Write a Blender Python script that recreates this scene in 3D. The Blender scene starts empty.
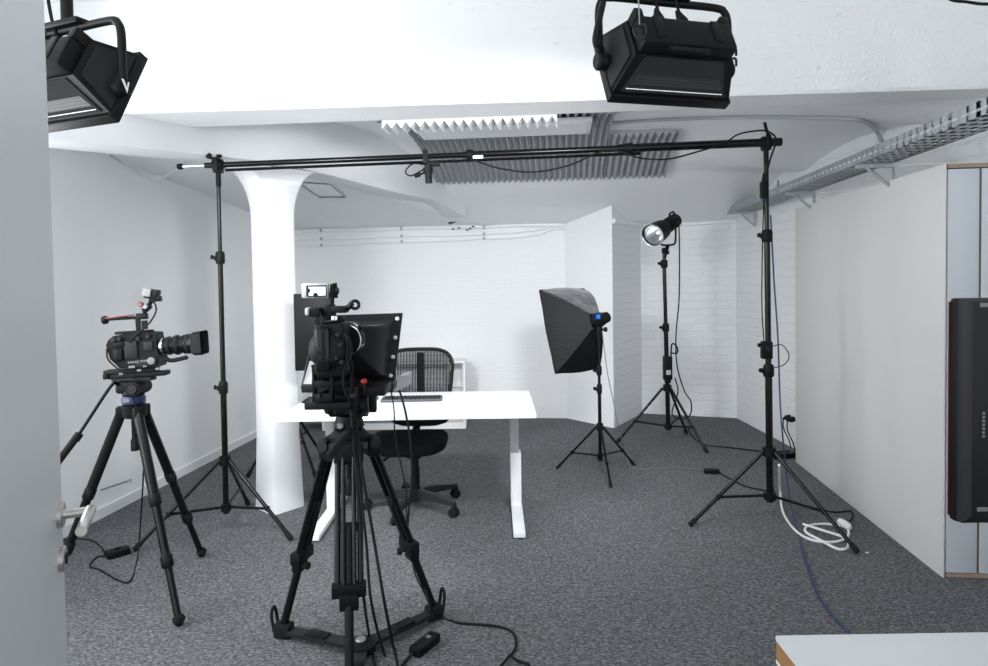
import bpy, bmesh, math, random
from mathutils import Vector as V, Matrix as Mx
random.seed(4)
C = bpy.context.scene.collection
PI = math.pi
rad = math.radians
YAW = rad(6.0)                      # the photograph looks 6 degrees left of the room's depth axis
RZ = Mx.Rotation(YAW, 4, 'Z')
# ------------------------------------------------------------------ camera
FPX, EYE, PITCH, ROLL, PY0 = 655.0, 1.5, rad(1.75), rad(-0.89), 299.0
CAMR = Mx.Rotation(PI/2-PITCH, 4, 'X') @ Mx.Rotation(ROLL, 4, 'Z')
cd = bpy.data.cameras.new('camera'); cam = bpy.data.objects.new('camera', cd); C.objects.link(cam)
cd.sensor_width = 36; cd.lens = FPX/988*36; cd.shift_y = (PY0-333)/988; cd.clip_start = .05
cam.matrix_world = Mx.Translation((0, 0, EYE)) @ RZ @ CAMR
bpy.context.scene.camera = cam
# plan frame used below: x to the right, y straight ahead of the viewer, z up (metres); RZ turns it into room axes
def ray(px, py): return (CAMR.to_3x3() @ V(((px-494)/FPX, -(py-PY0)/FPX, -1)))
def D(px, py, y):
    d = ray(px, py); return V((0, 0, EYE)) + d*(y/d.y)
def F(px, py, h=0.0):
    d = ray(px, py); return V((0, 0, EYE)) + d*((h-EYE)/d.z)
def room(x, y, z=0):                # room axes -> plan frame
    return RZ.inverted() @ V((x, y, z))
# ------------------------------------------------------------------ materials
MATS = {}
def mat(name, col, rough=.5, metal=0., bump=0., bscale=60., var=0., vscale=8., spec=.5, emit=0., stretch=None, coat=0.):
    if name in MATS: return MATS[name]
    m = bpy.data.materials.new(name); m.use_nodes = True
    nt = m.node_tree; b = nt.nodes['Principled BSDF']
    b.inputs['Base Color'].default_value = (*col, 1); b.inputs['Roughness'].default_value = rough
    b.inputs['Metallic'].default_value = metal; b.inputs['Specular IOR Level'].default_value = spec
    b.inputs['Coat Weight'].default_value = coat
    if emit:
        b.inputs['Emission Color'].default_value = (*col, 1); b.inputs['Emission Strength'].default_value = emit
    tc = nt.nodes.new('ShaderNodeTexCoord')
    src = tc.outputs['Object']
    if stretch:
        mp = nt.nodes.new('ShaderNodeMapping'); mp.inputs['Scale'].default_value = stretch
        nt.links.new(src, mp.inputs['Vector']); src = mp.outputs['Vector']
    n2 = nt.nodes.new('ShaderNodeTexNoise'); n2.inputs['Scale'].default_value = vscale; n2.inputs['Detail'].default_value = 4
    nt.links.new(src, n2.inputs['Vector'])
    mx = nt.nodes.new('ShaderNodeMix'); mx.data_type = 'RGBA'
    v = var if var else .03
    mx.inputs[6].default_value = (*[c*(1-v) for c in col], 1); mx.inputs[7].default_value = (*[min(1, c*(1+v)) for c in col], 1)
    nt.links.new(n2.outputs['Fac'], mx.inputs[0]); nt.links.new(mx.outputs[2], b.inputs['Base Color'])
    if bump:
        n = nt.nodes.new('ShaderNodeTexNoise'); n.inputs['Scale'].default_value = bscale; n.inputs['Detail'].default_value = 5
        nt.links.new(src, n.inputs['Vector'])
        bp = nt.nodes.new('ShaderNodeBump'); bp.inputs['Strength'].default_value = bump; bp.inputs['Distance'].default_value = .01
        nt.links.new(n.outputs['Fac'], bp.inputs['Height']); nt.links.new(bp.outputs['Normal'], b.inputs['Normal'])
    MATS[name] = m; return m
WHITE = (.86, .872, .885)
plaster = mat('white_plaster', WHITE, .75, bump=.18, bscale=14, var=.02, vscale=3, spec=.25)
colmat = mat('column_paint', (.76, .775, .79), .6, bump=.08, bscale=10, var=.015, vscale=3, spec=.3)
black = mat('black_metal', (.005, .005, .0055), .45, var=.2, vscale=30, spec=.18)
gloss = mat('black_gloss', (.004, .004, .0045), .22, var=.1, spec=.25)
plastic = mat('black_plastic', (.0055, .0055, .006), .5, bump=.05, bscale=300, spec=.15)
char = mat('charcoal_metal', (.015, .016, .0175), .5, var=.15, spec=.2)
rubber = mat('black_rubber', (.009, .009, .009), .8, spec=.2)
fabric = mat('black_fabric', (.007, .007, .008), .9, bump=.3, bscale=400, spec=.2)
softnyl = mat('black_nylon', (.008, .0085, .010), .55, spec=.18, bump=.5, bscale=22, var=.2, vscale=12, stretch=(1, 1, 3))
sheenfab = mat('black_nylon_sheen', (.24, .245, .25), .25, metal=.5, bump=1., bscale=14, var=.9, vscale=16)  # sheen on black nylon put into the colour as paler grey and streaks
chrome = mat('chrome', (.75, .76, .78), .2, metal=1.)
steel = mat('brushed_steel', (.55, .53, .5), .34, metal=1., var=.08, vscale=60)
galv = mat('galvanised_steel', (.50, .52, .54), .5, metal=.75, var=.12, vscale=25)
whitemet = mat('white_powder_coat', (.80, .81, .82), .4)
deskw = mat('white_laminate', (.74, .75, .77), .4)
greymet = mat('grey_metal', (.25, .26, .27), .45, metal=.5)
greypl = mat('light_grey_plastic', (.40, .41, .42), .45)
boxgrey = mat('grey_box_metal', (.2, .205, .21), .45)
cream = mat('cream_fabric', (.66, .65, .635), .85, bump=.06, bscale=30, var=.015, vscale=4, spec=.2)
cabgrey = mat('blue_grey_laminate', (.55, .58, .62), .5, var=.02)
oak = mat('oak', (.31, .155, .065), .5, var=.3, vscale=6, stretch=(1, 14, 14))
oakl = mat('pale_oak', (.62, .42, .23), .5, var=.2, vscale=6, stretch=(1, 12, 12))
doorm = mat('door_paint', (.56, .59, .60), .42, bump=.03, bscale=5, var=.02, vscale=2)
red = mat('red_anodised', (.45, .02, .03), .35)
pinkr = mat('rose_metal', (.22, .08, .085), .35, metal=.6)
blue = mat('blue_metal', (.008, .02, .085), .35, metal=.2)
bluelab = mat('blue_label', (.02, .22, .75), .4)
bluecab = mat('blue_cable', (.022, .045, .14), .5)
whitecab = mat('white_cable', (.78, .78, .78), .5)
foam = mat('grey_foam', (.40, .41, .425), .95, bump=.3, bscale=250, spec=.1)
foamw = mat('white_foam', (.78, .79, .80), .95, bump=.2, bscale=250, spec=.1)
screen = mat('lit_screen', (.62, .72, .82), .3, emit=.55)
lens_glass = mat('lens_glass', (.02, .02, .035), .05, coat=1.)
mark = mat('white_mark', (.85, .85, .85), .5)
dimmark = mat('grey_mark', (.15, .155, .16), .5)
dirt = mat('bare_masonry', (.10, .08, .065), .9, var=.5, vscale=40)
reflm = mat('reflector_silver', (.85, .86, .87), .22, metal=.9)
diffm = mat('led_diffuser', (.95, .97, 1.), .6, emit=2.)
ledsl = mat('led_light_leak', (1., 1., 1.), .5, emit=.8)

def uvbrick(name, col, bstr, brickstr):
    m = bpy.data.materials.new(name); m.use_nodes = True; nt = m.node_tree; b = nt.nodes['Principled BSDF']
    b.inputs['Roughness'].default_value = .7; b.inputs['Specular IOR Level'].default_value = .25
    uv = nt.nodes.new('ShaderNodeUVMap'); uv.uv_map = 'UVMap'
    nz = nt.nodes.new('ShaderNodeTexNoise'); nz.inputs['Scale'].default_value = 9; nz.inputs['Detail'].default_value = 3
    nt.links.new(uv.outputs[0], nz.inputs['Vector'])
    # wobble the courses
    sub = nt.nodes.new('ShaderNodeVectorMath'); sub.operation = 'SUBTRACT'; sub.inputs[1].default_value = (.5, .5, .5)
    nt.links.new(nz.outputs['Color'], sub.inputs[0])
    sc = nt.nodes.new('ShaderNodeVectorMath'); sc.operation = 'SCALE'; sc.inputs['Scale'].default_value = .055
    nt.links.new(sub.outputs[0], sc.inputs[0])
    add = nt.nodes.new('ShaderNodeVectorMath'); nt.links.new(uv.outputs[0], add.inputs[0]); nt.links.new(sc.outputs[0], add.inputs[1])
    br = nt.nodes.new('ShaderNodeTexBrick'); br.inputs['Scale'].default_value = 1
    br.inputs['Brick Width'].default_value = .26; br.inputs['Row Height'].default_value = .082
    br.inputs['Mortar Size'].default_value = .009; br.inputs['Mortar Smooth'].default_value = .6
    br.inputs['Color1'].default_value = (1, 1, 1, 1); br.inputs['Color2'].default_value = (.86, .86, .86, 1); br.inputs['Mortar'].default_value = (0, 0, 0, 1)
    nt.links.new(add.outputs[0], br.inputs['Vector'])
    n2 = nt.nodes.new('ShaderNodeTexNoise'); n2.inputs['Scale'].default_value = 30; n2.inputs['Detail'].default_value = 6
    nt.links.new(uv.outputs[0], n2.inputs['Vector'])
    # patches where the paint fills the joints
    n3 = nt.nodes.new('ShaderNodeTexNoise'); n3.inputs['Scale'].default_value = 1.7
    nt.links.new(uv.outputs[0], n3.inputs['Vector'])
    mr = nt.nodes.new('ShaderNodeMapRange'); mr.inputs['From Min'].default_value = .35; mr.inputs['From Max'].default_value = .6
    mr.inputs['To Min'].default_value = .25; nt.links.new(n3.outputs['Fac'], mr.inputs['Value'])
    mu = nt.nodes.new('ShaderNodeMath'); mu.operation = 'MULTIPLY'; nt.links.new(br.outputs['Color'], mu.inputs[0]); nt.links.new(mr.outputs[0], mu.inputs[1])
    m2 = nt.nodes.new('ShaderNodeMath'); m2.operation = 'MULTIPLY_ADD'; m2.inputs[1].default_value = .35
    nt.links.new(n2.outputs['Fac'], m2.inputs[0]); nt.links.new(mu.outputs[0], m2.inputs[2])
    bp = nt.nodes.new('ShaderNodeBump'); bp.inputs['Strength'].default_value = bstr; bp.inputs['Distance'].default_value = brickstr
    nt.links.new(m2.outputs[0], bp.inputs['Height']); nt.links.new(bp.outputs['Normal'], b.inputs['Normal'])
    mx = nt.nodes.new('ShaderNodeMix'); mx.data_type = 'RGBA'
    mx.inputs[6].default_value = (*[c*.93 for c in col], 1); mx.inputs[7].default_value = (*col, 1)
    nt.links.new(n2.outputs['Fac'], mx.inputs[0]); nt.links.new(mx.outputs[2], b.inputs['Base Color'])
    return m
brickm = uvbrick('painted_brick', (.84, .85, .86), .6, .009)
backm = uvbrick('painted_wall_faint_brick', (.88, .89, .90), .18, .006)

def carpet():
    m = bpy.data.materials.new('grey_carpet'); m.use_nodes = True; nt = m.node_tree; b = nt.nodes['Principled BSDF']
    b.inputs['Roughness'].default_value = .95; b.inputs['Specular IOR Level'].default_value = .1
    tc = nt.nodes.new('ShaderNodeTexCoord')
    mp = nt.nodes.new('ShaderNodeMapping'); mp.inputs['Scale'].default_value = (1, 1.7, 1); nt.links.new(tc.outputs['Object'], mp.inputs['Vector'])
    n1 = nt.nodes.new('ShaderNodeTexNoise'); n1.inputs['Scale'].default_value = 60; n1.inputs['Detail'].default_value = 6; n1.inputs['Roughness'].default_value = .8
    nt.links.new(mp.outputs[0], n1.inputs['Vector'])
    cr = nt.nodes.new('ShaderNodeValToRGB')
    e = cr.color_ramp.elements; e[0].position = .34; e[0].color = (.035, .036, .039, 1); e[1].position = .68; e[1].color = (.30, .305, .315, 1)
    q = e.new(.5); q.color = (.115, .118, .123, 1)
    vo = nt.nodes.new('ShaderNodeTexVoronoi'); vo.inputs['Scale'].default_value = 130
    m2 = nt.nodes.new('ShaderNodeMapping'); m2.inputs['Scale'].default_value = (.6, 1, 1); nt.links.new(tc.outputs['Object'], m2.inputs['Vector']); nt.links.new(m2.outputs[0], vo.inputs['Vector'])
    sp = nt.nodes.new('ShaderNodeSeparateColor'); nt.links.new(vo.outputs['Color'], sp.inputs[0])
    mm = nt.nodes.new('ShaderNodeMix'); mm.inputs[0].default_value = .12; nt.links.new(n1.outputs['Fac'], mm.inputs[2]); nt.links.new(sp.outputs[0], mm.inputs[3])
    nt.links.new(mm.outputs[0], cr.inputs[0]); nt.links.new(cr.outputs[0], b.inputs['Base Color'])
    bp = nt.nodes.new('ShaderNodeBump'); bp.inputs['Strength'].default_value = .6; bp.inputs['Distance'].default_value = .004
    nt.links.new(n1.outputs['Fac'], bp.inputs['Height']); nt.links.new(bp.outputs['Normal'], b.inputs['Normal'])
    return m
carpetm = carpet()

def pitted():
    m = bpy.data.materials.new('pitted_plaster'); m.use_nodes = True; nt = m.node_tree; b = nt.nodes['Principled BSDF']
    b.inputs['Roughness'].default_value = .75; b.inputs['Specular IOR Level'].default_value = .25
    tc = nt.nodes.new('ShaderNodeTexCoord')
    n1 = nt.nodes.new('ShaderNodeTexNoise'); n1.inputs['Scale'].default_value = 55; n1.inputs['Detail'].default_value = 2
    mp = nt.nodes.new('ShaderNodeMapping'); mp.inputs['Scale'].default_value = (.35, 1, 7); nt.links.new(tc.outputs['Object'], mp.inputs['Vector'])
    n2 = nt.nodes.new('ShaderNodeTexNoise'); n2.inputs['Scale'].default_value = 2.2; n2.inputs['Detail'].default_value = 2
    vo = nt.nodes.new('ShaderNodeTexVoronoi'); vo.inputs['Scale'].default_value = 9
    nt.links.new(tc.outputs['Object'], n1.inputs['Vector']); nt.links.new(mp.outputs[0], n2.inputs['Vector']); nt.links.new(tc.outputs['Object'], vo.inputs['Vector'])
    mr = nt.nodes.new('ShaderNodeMapRange'); mr.inputs['From Min'].default_value = .02; mr.inputs['From Max'].default_value = .09
    nt.links.new(vo.outputs['Distance'], mr.inputs['Value'])
    # rougher render towards the right-hand wall
    sx = nt.nodes.new('ShaderNodeSeparateXYZ'); nt.links.new(tc.outputs['Object'], sx.inputs[0])
    gx = nt.nodes.new('ShaderNodeMapRange'); gx.inputs['From Min'].default_value = -1.; gx.inputs['From Max'].default_value = 1.6; gx.inputs['To Min'].default_value = .08; gx.inputs['To Max'].default_value = .55
    nt.links.new(sx.outputs[0], gx.inputs['Value'])
    a = nt.nodes.new('ShaderNodeMath'); a.operation = 'MULTIPLY'; nt.links.new(n1.outputs['Fac'], a.inputs[0]); nt.links.new(gx.outputs[0], a.inputs[1])
    a2 = nt.nodes.new('ShaderNodeMath'); a2.operation = 'MULTIPLY_ADD'; a2.inputs[1].default_value = 1.3; nt.links.new(n2.outputs['Fac'], a2.inputs[0]); nt.links.new(a.outputs[0], a2.inputs[2])
    a3 = nt.nodes.new('ShaderNodeMath'); a3.operation = 'MULTIPLY_ADD'; a3.inputs[1].default_value = .5; nt.links.new(mr.outputs[0], a3.inputs[0]); nt.links.new(a2.outputs[0], a3.inputs[2])
    bp = nt.nodes.new('ShaderNodeBump'); bp.inputs['Strength'].default_value = .75; bp.inputs['Distance'].default_value = .013
    nt.links.new(a3.outputs[0], bp.inputs['Height']); nt.links.new(bp.outputs['Normal'], b.inputs['Normal'])
    b.inputs['Base Color'].default_value = (.80, .812, .825, 1)
    return m
pitm = pitted()

def ventm():
    """black sheet metal punched with rows of small round holes (object x along the row)"""
    m = bpy.data.materials.new('perforated_metal'); m.use_nodes = True; nt = m.node_tree; b = nt.nodes['Principled BSDF']
    uv = nt.nodes.new('ShaderNodeUVMap'); uv.uv_map = 'UVMap'
    vo = nt.nodes.new('ShaderNodeTexVoronoi'); vo.inputs['Scale'].default_value = 105; vo.inputs['Randomness'].default_value = 0
    nt.links.new(uv.outputs[0], vo.inputs['Vector'])
    mr = nt.nodes.new('ShaderNodeMapRange'); mr.inputs['From Min'].default_value = .3; mr.inputs['From Max'].default_value = .38
    nt.links.new(vo.outputs['Distance'], mr.inputs['Value'])
    mx = nt.nodes.new('ShaderNodeMix'); mx.data_type = 'RGBA'; mx.inputs[6].default_value = (.002, .002, .002, 1); mx.inputs[7].default_value = (.04, .041, .043, 1)
    nt.links.new(mr.outputs[0], mx.inputs[0]); nt.links.new(mx.outputs[2], b.inputs['Base Color']); b.inputs['Roughness'].default_value = .5
    return m
perf = ventm()
# ------------------------------------------------------------------ mesh builder
BASE = {}
class MB:
    def __init__(s, T=None): s.bm = bmesh.new(); s.T = T or Mx.Identity(4)
    def _add(s, verts, faces):
        vs = [s.bm.verts.new(s.T @ V(v)) for v in verts]
        for f in faces:
            try: s.bm.faces.new([vs[i] for i in f])
            except ValueError: pass
        return vs
    def box(s, c, size, rz=0, rx=0, ry=0, bevel=0, seg=2):
        R = Mx.Rotation(rz, 3, 'Z') @ Mx.Rotation(rx, 3, 'X') @ Mx.Rotation(ry, 3, 'Y')
        c = V(c); x, y, z = [q/2 for q in size]
        t = bmesh.new()
        vs = [t.verts.new((a*x, b*y, d*z)) for a in (-1, 1) for b in (-1, 1) for d in (-1, 1)]
        for f in ((0, 1, 3, 2), (4, 6, 7, 5), (0, 4, 5, 1), (2, 3, 7, 6), (0, 2, 6, 4), (1, 5, 7, 3)): t.faces.new([vs[i] for i in f])
        if bevel: bmesh.ops.bevel(t, geom=t.edges[:], offset=bevel, segments=seg, affect='EDGES', profile=.5)
        t.verts.index_update()
        s._add([c + R @ v.co for v in t.verts], [[v.index for v in f.verts] for f in t.faces]); t.free(); return s
    def rev(s, p0, p1, prof, seg=20, cap=True):
        """surface of revolution about p0->p1; prof = (distance along, radius)"""
        p0, p1 = V(p0), V(p1); d = (p1-p0).normalized()
        u = d.cross(V((0, 0, 1)) if abs(d.z) < .95 else V((1, 0, 0))).normalized(); w = d.cross(u)
        vs, fs = [], []
        for t, r in prof:
            for k in range(seg):
                a = 2*PI*k/seg; vs.append(p0 + d*t + (u*math.cos(a)+w*math.sin(a))*r)
        n = len(prof)
        for i in range(n-1):
            for k in range(seg):
                k2 = (k+1) % seg; fs.append((i*seg+k, i*seg+k2, (i+1)*seg+k2, (i+1)*seg+k))
        if cap: fs.append(tuple(range(seg))[::-1]); fs.append(tuple((n-1)*seg+k for k in range(seg)))
        s._add(vs, fs); return s
    def cyl(s, p0, p1, r0, r1=None, seg=14):
        L = (V(p1)-V(p0)).length; return s.rev(p0, p1, [(0, r0), (L, r0 if r1 is None else r1)], seg)
    def tube(s, pts, r, seg=8):
        pts = [V(p) for p in pts]; n = len(pts)
        d0 = (pts[1]-pts[0]).normalized(); u = d0.cross(V((0, 0, 1)) if abs(d0.z) < .9 else V((1, 0, 0))).normalized()
        vs, fs = [], []
        for i, p in enumerate(pts):
            d = (pts[min(i+1, n-1)]-pts[max(i-1, 0)]).normalized()
            u = (u - d*u.dot(d)).normalized(); w = d.cross(u)
            for k in range(seg):
                a = 2*PI*k/seg; vs.append(p + (u*math.cos(a)+w*math.sin(a))*r)
        for i in range(n-1):
            for k in range(seg):
                k2 = (k+1) % seg; fs.append((i*seg+k, i*seg+k2, (i+1)*seg+k2, (i+1)*seg+k))
        fs.append(tuple(range(seg))[::-1]); fs.append(tuple((n-1)*seg+k for k in range(seg)))
        s._add(vs, fs); return s
    def prism(s, poly, vec):
        n = len(poly); vec = V(vec); a = [V(p) for p in poly]
        s._add(a + [p+vec for p in a], [tuple(range(n))[::-1], tuple(range(n, 2*n))] + [(i, (i+1) % n, n+(i+1) % n, n+i) for i in range(n)]); return s
    def loft(s, rings, cap=True, closed=True):
        n = len(rings[0]); vs = [V(p) for r in rings for p in r]; fs = []
        for i in range(len(rings)-1):
            for k in range(n if closed else n-1):
                k2 = (k+1) % n; fs.append((i*n+k, i*n+k2, (i+1)*n+k2, (i+1)*n+k))
        if cap: fs.append(tuple(range(n))[::-1]); fs.append(tuple((len(rings)-1)*n+k for k in range(n)))
        s._add(vs, fs); return s
    def ball(s, c, r, sc=(1, 1, 1), seg=14):
        c = V(c); rings = []
        for i in range(1, 8):
            a = -PI/2+PI*i/8
            rings.append([c+V((r*sc[0]*math.cos(a)*math.cos(2*PI*k/seg), r*sc[1]*math.cos(a)*math.sin(2*PI*k/seg), r*sc[2]*math.sin(a))) for k in range(seg)])
        return s.loft(rings)
    def build(s, name, m, parent=None, uv=None, sharp=38, is_room=False):
        base = BASE.get(parent.name, V((0, 0, 0))) if parent else V((0, 0, 0))
        bm = s.bm; bmesh.ops.recalc_face_normals(bm, faces=bm.faces[:])
        if uv:
            L = bm.loops.layers.uv.new('UVMap')
            for f in bm.faces:
                for l in f.loops: l[L].uv = uv(l.vert.co, f)
        for v in bm.verts: v.co -= base
        me = bpy.data.meshes.new(name); bm.to_mesh(me); bm.free()
        me.polygons.foreach_set('use_smooth', [True]*len(me.polygons)); me.set_sharp_from_angle(angle=rad(sharp))
        me.materials.append(m)
        o = bpy.data.objects.new(name, me); C.objects.link(o)
        if parent: o.parent = parent; BASE[o.name] = base
        elif not is_room: o.matrix_world = RZ
        return o
def thing(name, label, cat, base, group=None):
    o = bpy.data.objects.new(name, None); C.objects.link(o); o.empty_display_size = .1
    base = V(base); o.matrix_world = Mx.Translation(RZ @ base) @ RZ; BASE[o.name] = base
    o['label'] = label; o['category'] = cat
    if group: o['group'] = group
    return o
def solo(mb, name, label, cat, m, base, group=None, **k):
    base = V(base)
    for v in mb.bm.verts: v.co -= base
    o = mb.build(name, m, **k); o.matrix_world = Mx.Translation(RZ @ base) @ RZ
    o['label'] = label; o['category'] = cat; BASE[o.name] = base
    if group: o['group'] = group
    return o
def struct(o): o['kind'] = 'structure'; return o
def smooth_path(pts, n=8):
    pts = [V(p) for p in pts]; q = [pts[0]*2-pts[1]] + pts + [pts[-1]*2-pts[-2]]; out = []
    for i in range(1, len(q)-2):
        a, b, c, d = q[i-1:i+3]
        for k in range(n):
            t = k/n; out.append(.5*((2*b)+(c-a)*t+(2*a-5*b+4*c-d)*t*t+(3*b-a-3*c+d)*t**3))
    return out + [pts[-1]]
def cable(name, label, pts, r, m, group=None, n=8):
    pts = smooth_path(pts, n)
    return solo(MB().tube(pts, r, 6), name, label, 'cable', m, min(pts, key=lambda p: p.z), group)
def cable_part(pts, r, m, parent, name='cable', n=6): return MB().tube(smooth_path(pts, n), r, 6).build(name, m, parent)

# ================================================================== THE ROOM (room axes)
X0, XR = -2.98, 2.6
fl = MB().box((0.2, 3.1, -.05), (7.0, 9.2, .1)); struct(fl.build('floor', carpetm, is_room=True))
def wall(name, plan, outer, z0, z1, m):
    """plan: points along the visible face; outer: the same number of points behind it"""
    mb = MB(); L = [0]
    for a, b in zip(plan, plan[1:]): L.append(L[-1]+math.hypot(b[0]-a[0], b[1]-a[1]))
    ring = [(x, y, z0) for x, y in plan] + [(x, y, z0) for x, y in outer[::-1]]
    mb.prism(ring, (0, 0, z1-z0))
    def uv(co, f):
        best = min(range(len(plan)), key=lambda i: (co.x-plan[i][0])**2+(co.y-plan[i][1])**2); return (L[best]+plan[0][0], co.z)
    return struct(mb.build(name, m, uv=uv, is_room=True, sharp=10))
wall('wall_left', [(X0, -1.2), (X0, 7.02)], [(X0-.15, -1.2), (X0-.15, 7.17)], 0, 3.0, plaster)
wall('wall_back', [(X0, 7.02), (.03, 7.0), (.49, 6.55)], [(X0-.15, 7.6), (.03, 7.6), (.52, 7.6)], 0, 2.75, backm)
wall('wall_alcove', [(.49, 6.55), (.85, 7.28), (1.80, 7.06)], [(.52, 7.6), (.9, 7.6), (2.1, 7.6)], 0, 2.75, brickm)
wall('wall_right', [(1.80, 7.06), (1.985, 5.70), (2.35, 3.2), (2.6, 1.5), (2.6, -1.2)], [(2.1, 7.6), (2.2, 5.7), (2.6, 3.2), (2.8, 1.5), (2.8, -1.2)], 0, 3.0, brickm)
# ceiling: flat slab over the near part, shallow vault and sloping bay beyond the beam
def sstep(a, b, x):
    t = max(0, min(1, (x-a)/(b-a))); return t*t*(3-2*t)
XW = lambda y: 1.80+(7.06-y)*.14
CX, CY = -1.898, 4.163; BD = V((.55, .83)).normalized()
def ceil_h(x, y):
    side = CX+(y-CY)*(.36 if y > CY else .663)-x            # > 0: on the left-wall side of the bent beam
    bay = 2.335 - .092*(y-4.3)
    va = 2.66 - .25*((y-4.85)/1.2)**2
    if y > 6.0:
        t = (y-6.0)/1.0; va = 2.43 + (2.07-2.43)*min(1, t**.8)
    if y < 4.4: va = max(va, 2.44)
    if y > 3.6: va -= .20*(1-sstep(0, 1.3, XW(y)-x))*(1-sstep(5.6, 6.1, y))*sstep(3.6, 4.2, y)
    k = sstep(-.08, .08, side)
    return va*(1-k)+bay*k
mb = MB().box((-.15, 1.1, 3.06), (6.0, 4.9, .12))
nx, ny = 110, 90; xs = [X0-.1+i*(5.6)/nx for i in range(nx+1)]; ys = [3.52+j*4.0/ny for j in range(ny+1)]
vs = [(x, y, ceil_h(x, y)) for y in ys for x in xs]
fs = [(j*(nx+1)+i, j*(nx+1)+i+1, (j+1)*(nx+1)+i+1, (j+1)*(nx+1)+i) for j in range(ny) for i in range(nx)]
mb._add(vs, fs); struct(mb.build('ceiling', plaster, is_room=True, sharp=50))
# near beam (a downstand across the room)
mb = MB(); fy = lambda x: 3.27+(x-X0)*.053; by = lambda x: 3.60+(x-X0)*.021
mb.prism([(X0, fy(X0), 2.43), (X0, fy(X0)-.012, 2.455), (X0, fy(X0)-.012, 3.0), (X0, by(X0), 3.0), (X0, by(X0), 2.42)], (0, 0, 0.0001)) if False else None
n = 40; rings = []
for i in range(n+1):
    x = X0+i*5.4/n; w = .004*math.sin(i*2.3)
    rings.append([(x, fy(x), 2.412), (x, fy(x)-.015, 2.43+w), (x, fy(x)-.03, 3.02), (x, by(x), 3.02), (x, by(x), 2.405)])
mb.loft(rings); struct(mb.build('trim_1', pitm, is_room=True))
# diagonal beam over the column, then the column with its flared head
n = V((-BD.y, BD.x)); mb = MB()
B2 = V((.36, 1.0)).normalized(); n2_ = V((-B2.y, B2.x))
def bp(s, o):
    d, m = (BD, n) if s < 0 else (B2, n2_)
    if abs(s) < .15: m = (n+n2_).normalized()
    return (CX+d.x*s+m.x*o, CY+d.y*s+m.y*o)
rings = []
for i in range(31):
    s = -1.6+i*4.1/30; z = 2.235 + .02*math.cos(s*2) - (.12*sstep(1.9, 2.5, s))
    rings.append([(*bp(s, -.11), z+.012), (*bp(s, -.085), z), (*bp(s, .085), z), (*bp(s, .11), z+.012), (*bp(s, .11), 2.7), (*bp(s, -.11), 2.7)])
mb.loft(rings); struct(mb.build('trim_2', colmat, is_room=True))
mb = MB(); rings = []
def colring(z):
    a = .106
    ext = 0
    if z > 1.92: ext = .22*(1-math.sqrt(max(0, 1-((z-1.92)/.33)**2)))
    if z < .5: a += .014*(1-z/.5)
    bev = .02; L = a+ext; W = a
    pts = [(L-bev, -W), (L, -W+bev), (L, W-bev), (L-bev, W), (-L+bev, W), (-L, W-bev), (-L, -W+bev), (-L+bev, -W)]
    return [(CX+BD.x*p+n.x*q, CY+BD.y*p+n.y*q, z) for p, q in pts]
for z in [0, .12, .3, .5, 1.0, 1.5, 1.92, 1.97, 2.02, 2.08, 2.13, 2.17, 2.20, 2.225, 2.242]: rings.append(colring(z))
mb.loft(rings); struct(mb.build('trim_3', colmat, is_room=True, sharp=50))
# skirting
mb = MB().box((X0+.007, 2.9, .033), (.014, 8.2, .066)); struct(mb.build('baseboard_left', whitemet, is_room=True))
# plaster ledge along the top of the alcove
mb = MB().tube([(.50, 6.56, 2.055), (.86, 7.25, 2.06), (1.3, 7.16, 2.06), (1.80, 7.04, 2.065)], .028, 8); struct(mb.build('trim_4', plaster, is_room=True))

def R3(x, y, z): return room(x, y, z)
# pipes along the back wall
for i, (z0, z1, rr, lab) in enumerate(((2.055, 2.06, .016, 'upper white painted pipe along the top of the back wall'), (1.965, 1.985, .012, 'middle white painted pipe high on the back wall'), (1.90, 1.935, .012, 'lowest white painted pipe high on the back wall'))):
    pts = [R3(X0+.05+k*.3, 6.995-rr, z0+(z1-z0)*k/8+.006*math.sin(k*1.7+i)) for k in range(9)]
    if i: pts += [R3(-.25, 6.99-rr, z1+.03), R3(-.1, 6.99-rr, 2.05-.03*i+.03), R3(.03, 6.97-rr, 2.05-.03*i+.03)]
    else: pts += [R3(.0, 6.98-rr, 2.06)]
    p = thing('wall_pipe', lab, 'pipe', pts[0], 'painted pipes on the back wall')
    MB().tube(pts, rr, 8).build('pipe', plaster, p)
    mb = MB()
    for k in (1, 4, 7): mb.box(pts[k]+V((0, -.004, 0)), (.025, .03, rr*2.6))
    mb.build('pipe_clip', greypl, p)
# broken plaster
hole = thing('plaster_hole', 'dark patch of broken plaster at the top of the back wall', 'hole', D(460, 222, 6.95))
mb = MB(); cs = [D(450+k*2.4, 222.6-k*.9-(2.5 if k > 5 else 0), 6.9) for k in range(9)]
mb.loft([[c+V((math.cos(a)*.02, math.sin(a)*.03, math.sin(a)*(.012+.012*random.random()))) for a in [2*PI*i/8 for i in range(8)]] for c in cs]); mb.build('gap', dirt, hole)
for px, py in ((453, 229), (459, 228), (470, 228.5), (473, 226.5), (467, 230)): MB().ball(D(px, py, 6.98), .013, (1.3, .6, .7), 7).build('chip', dirt, hole)
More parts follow.
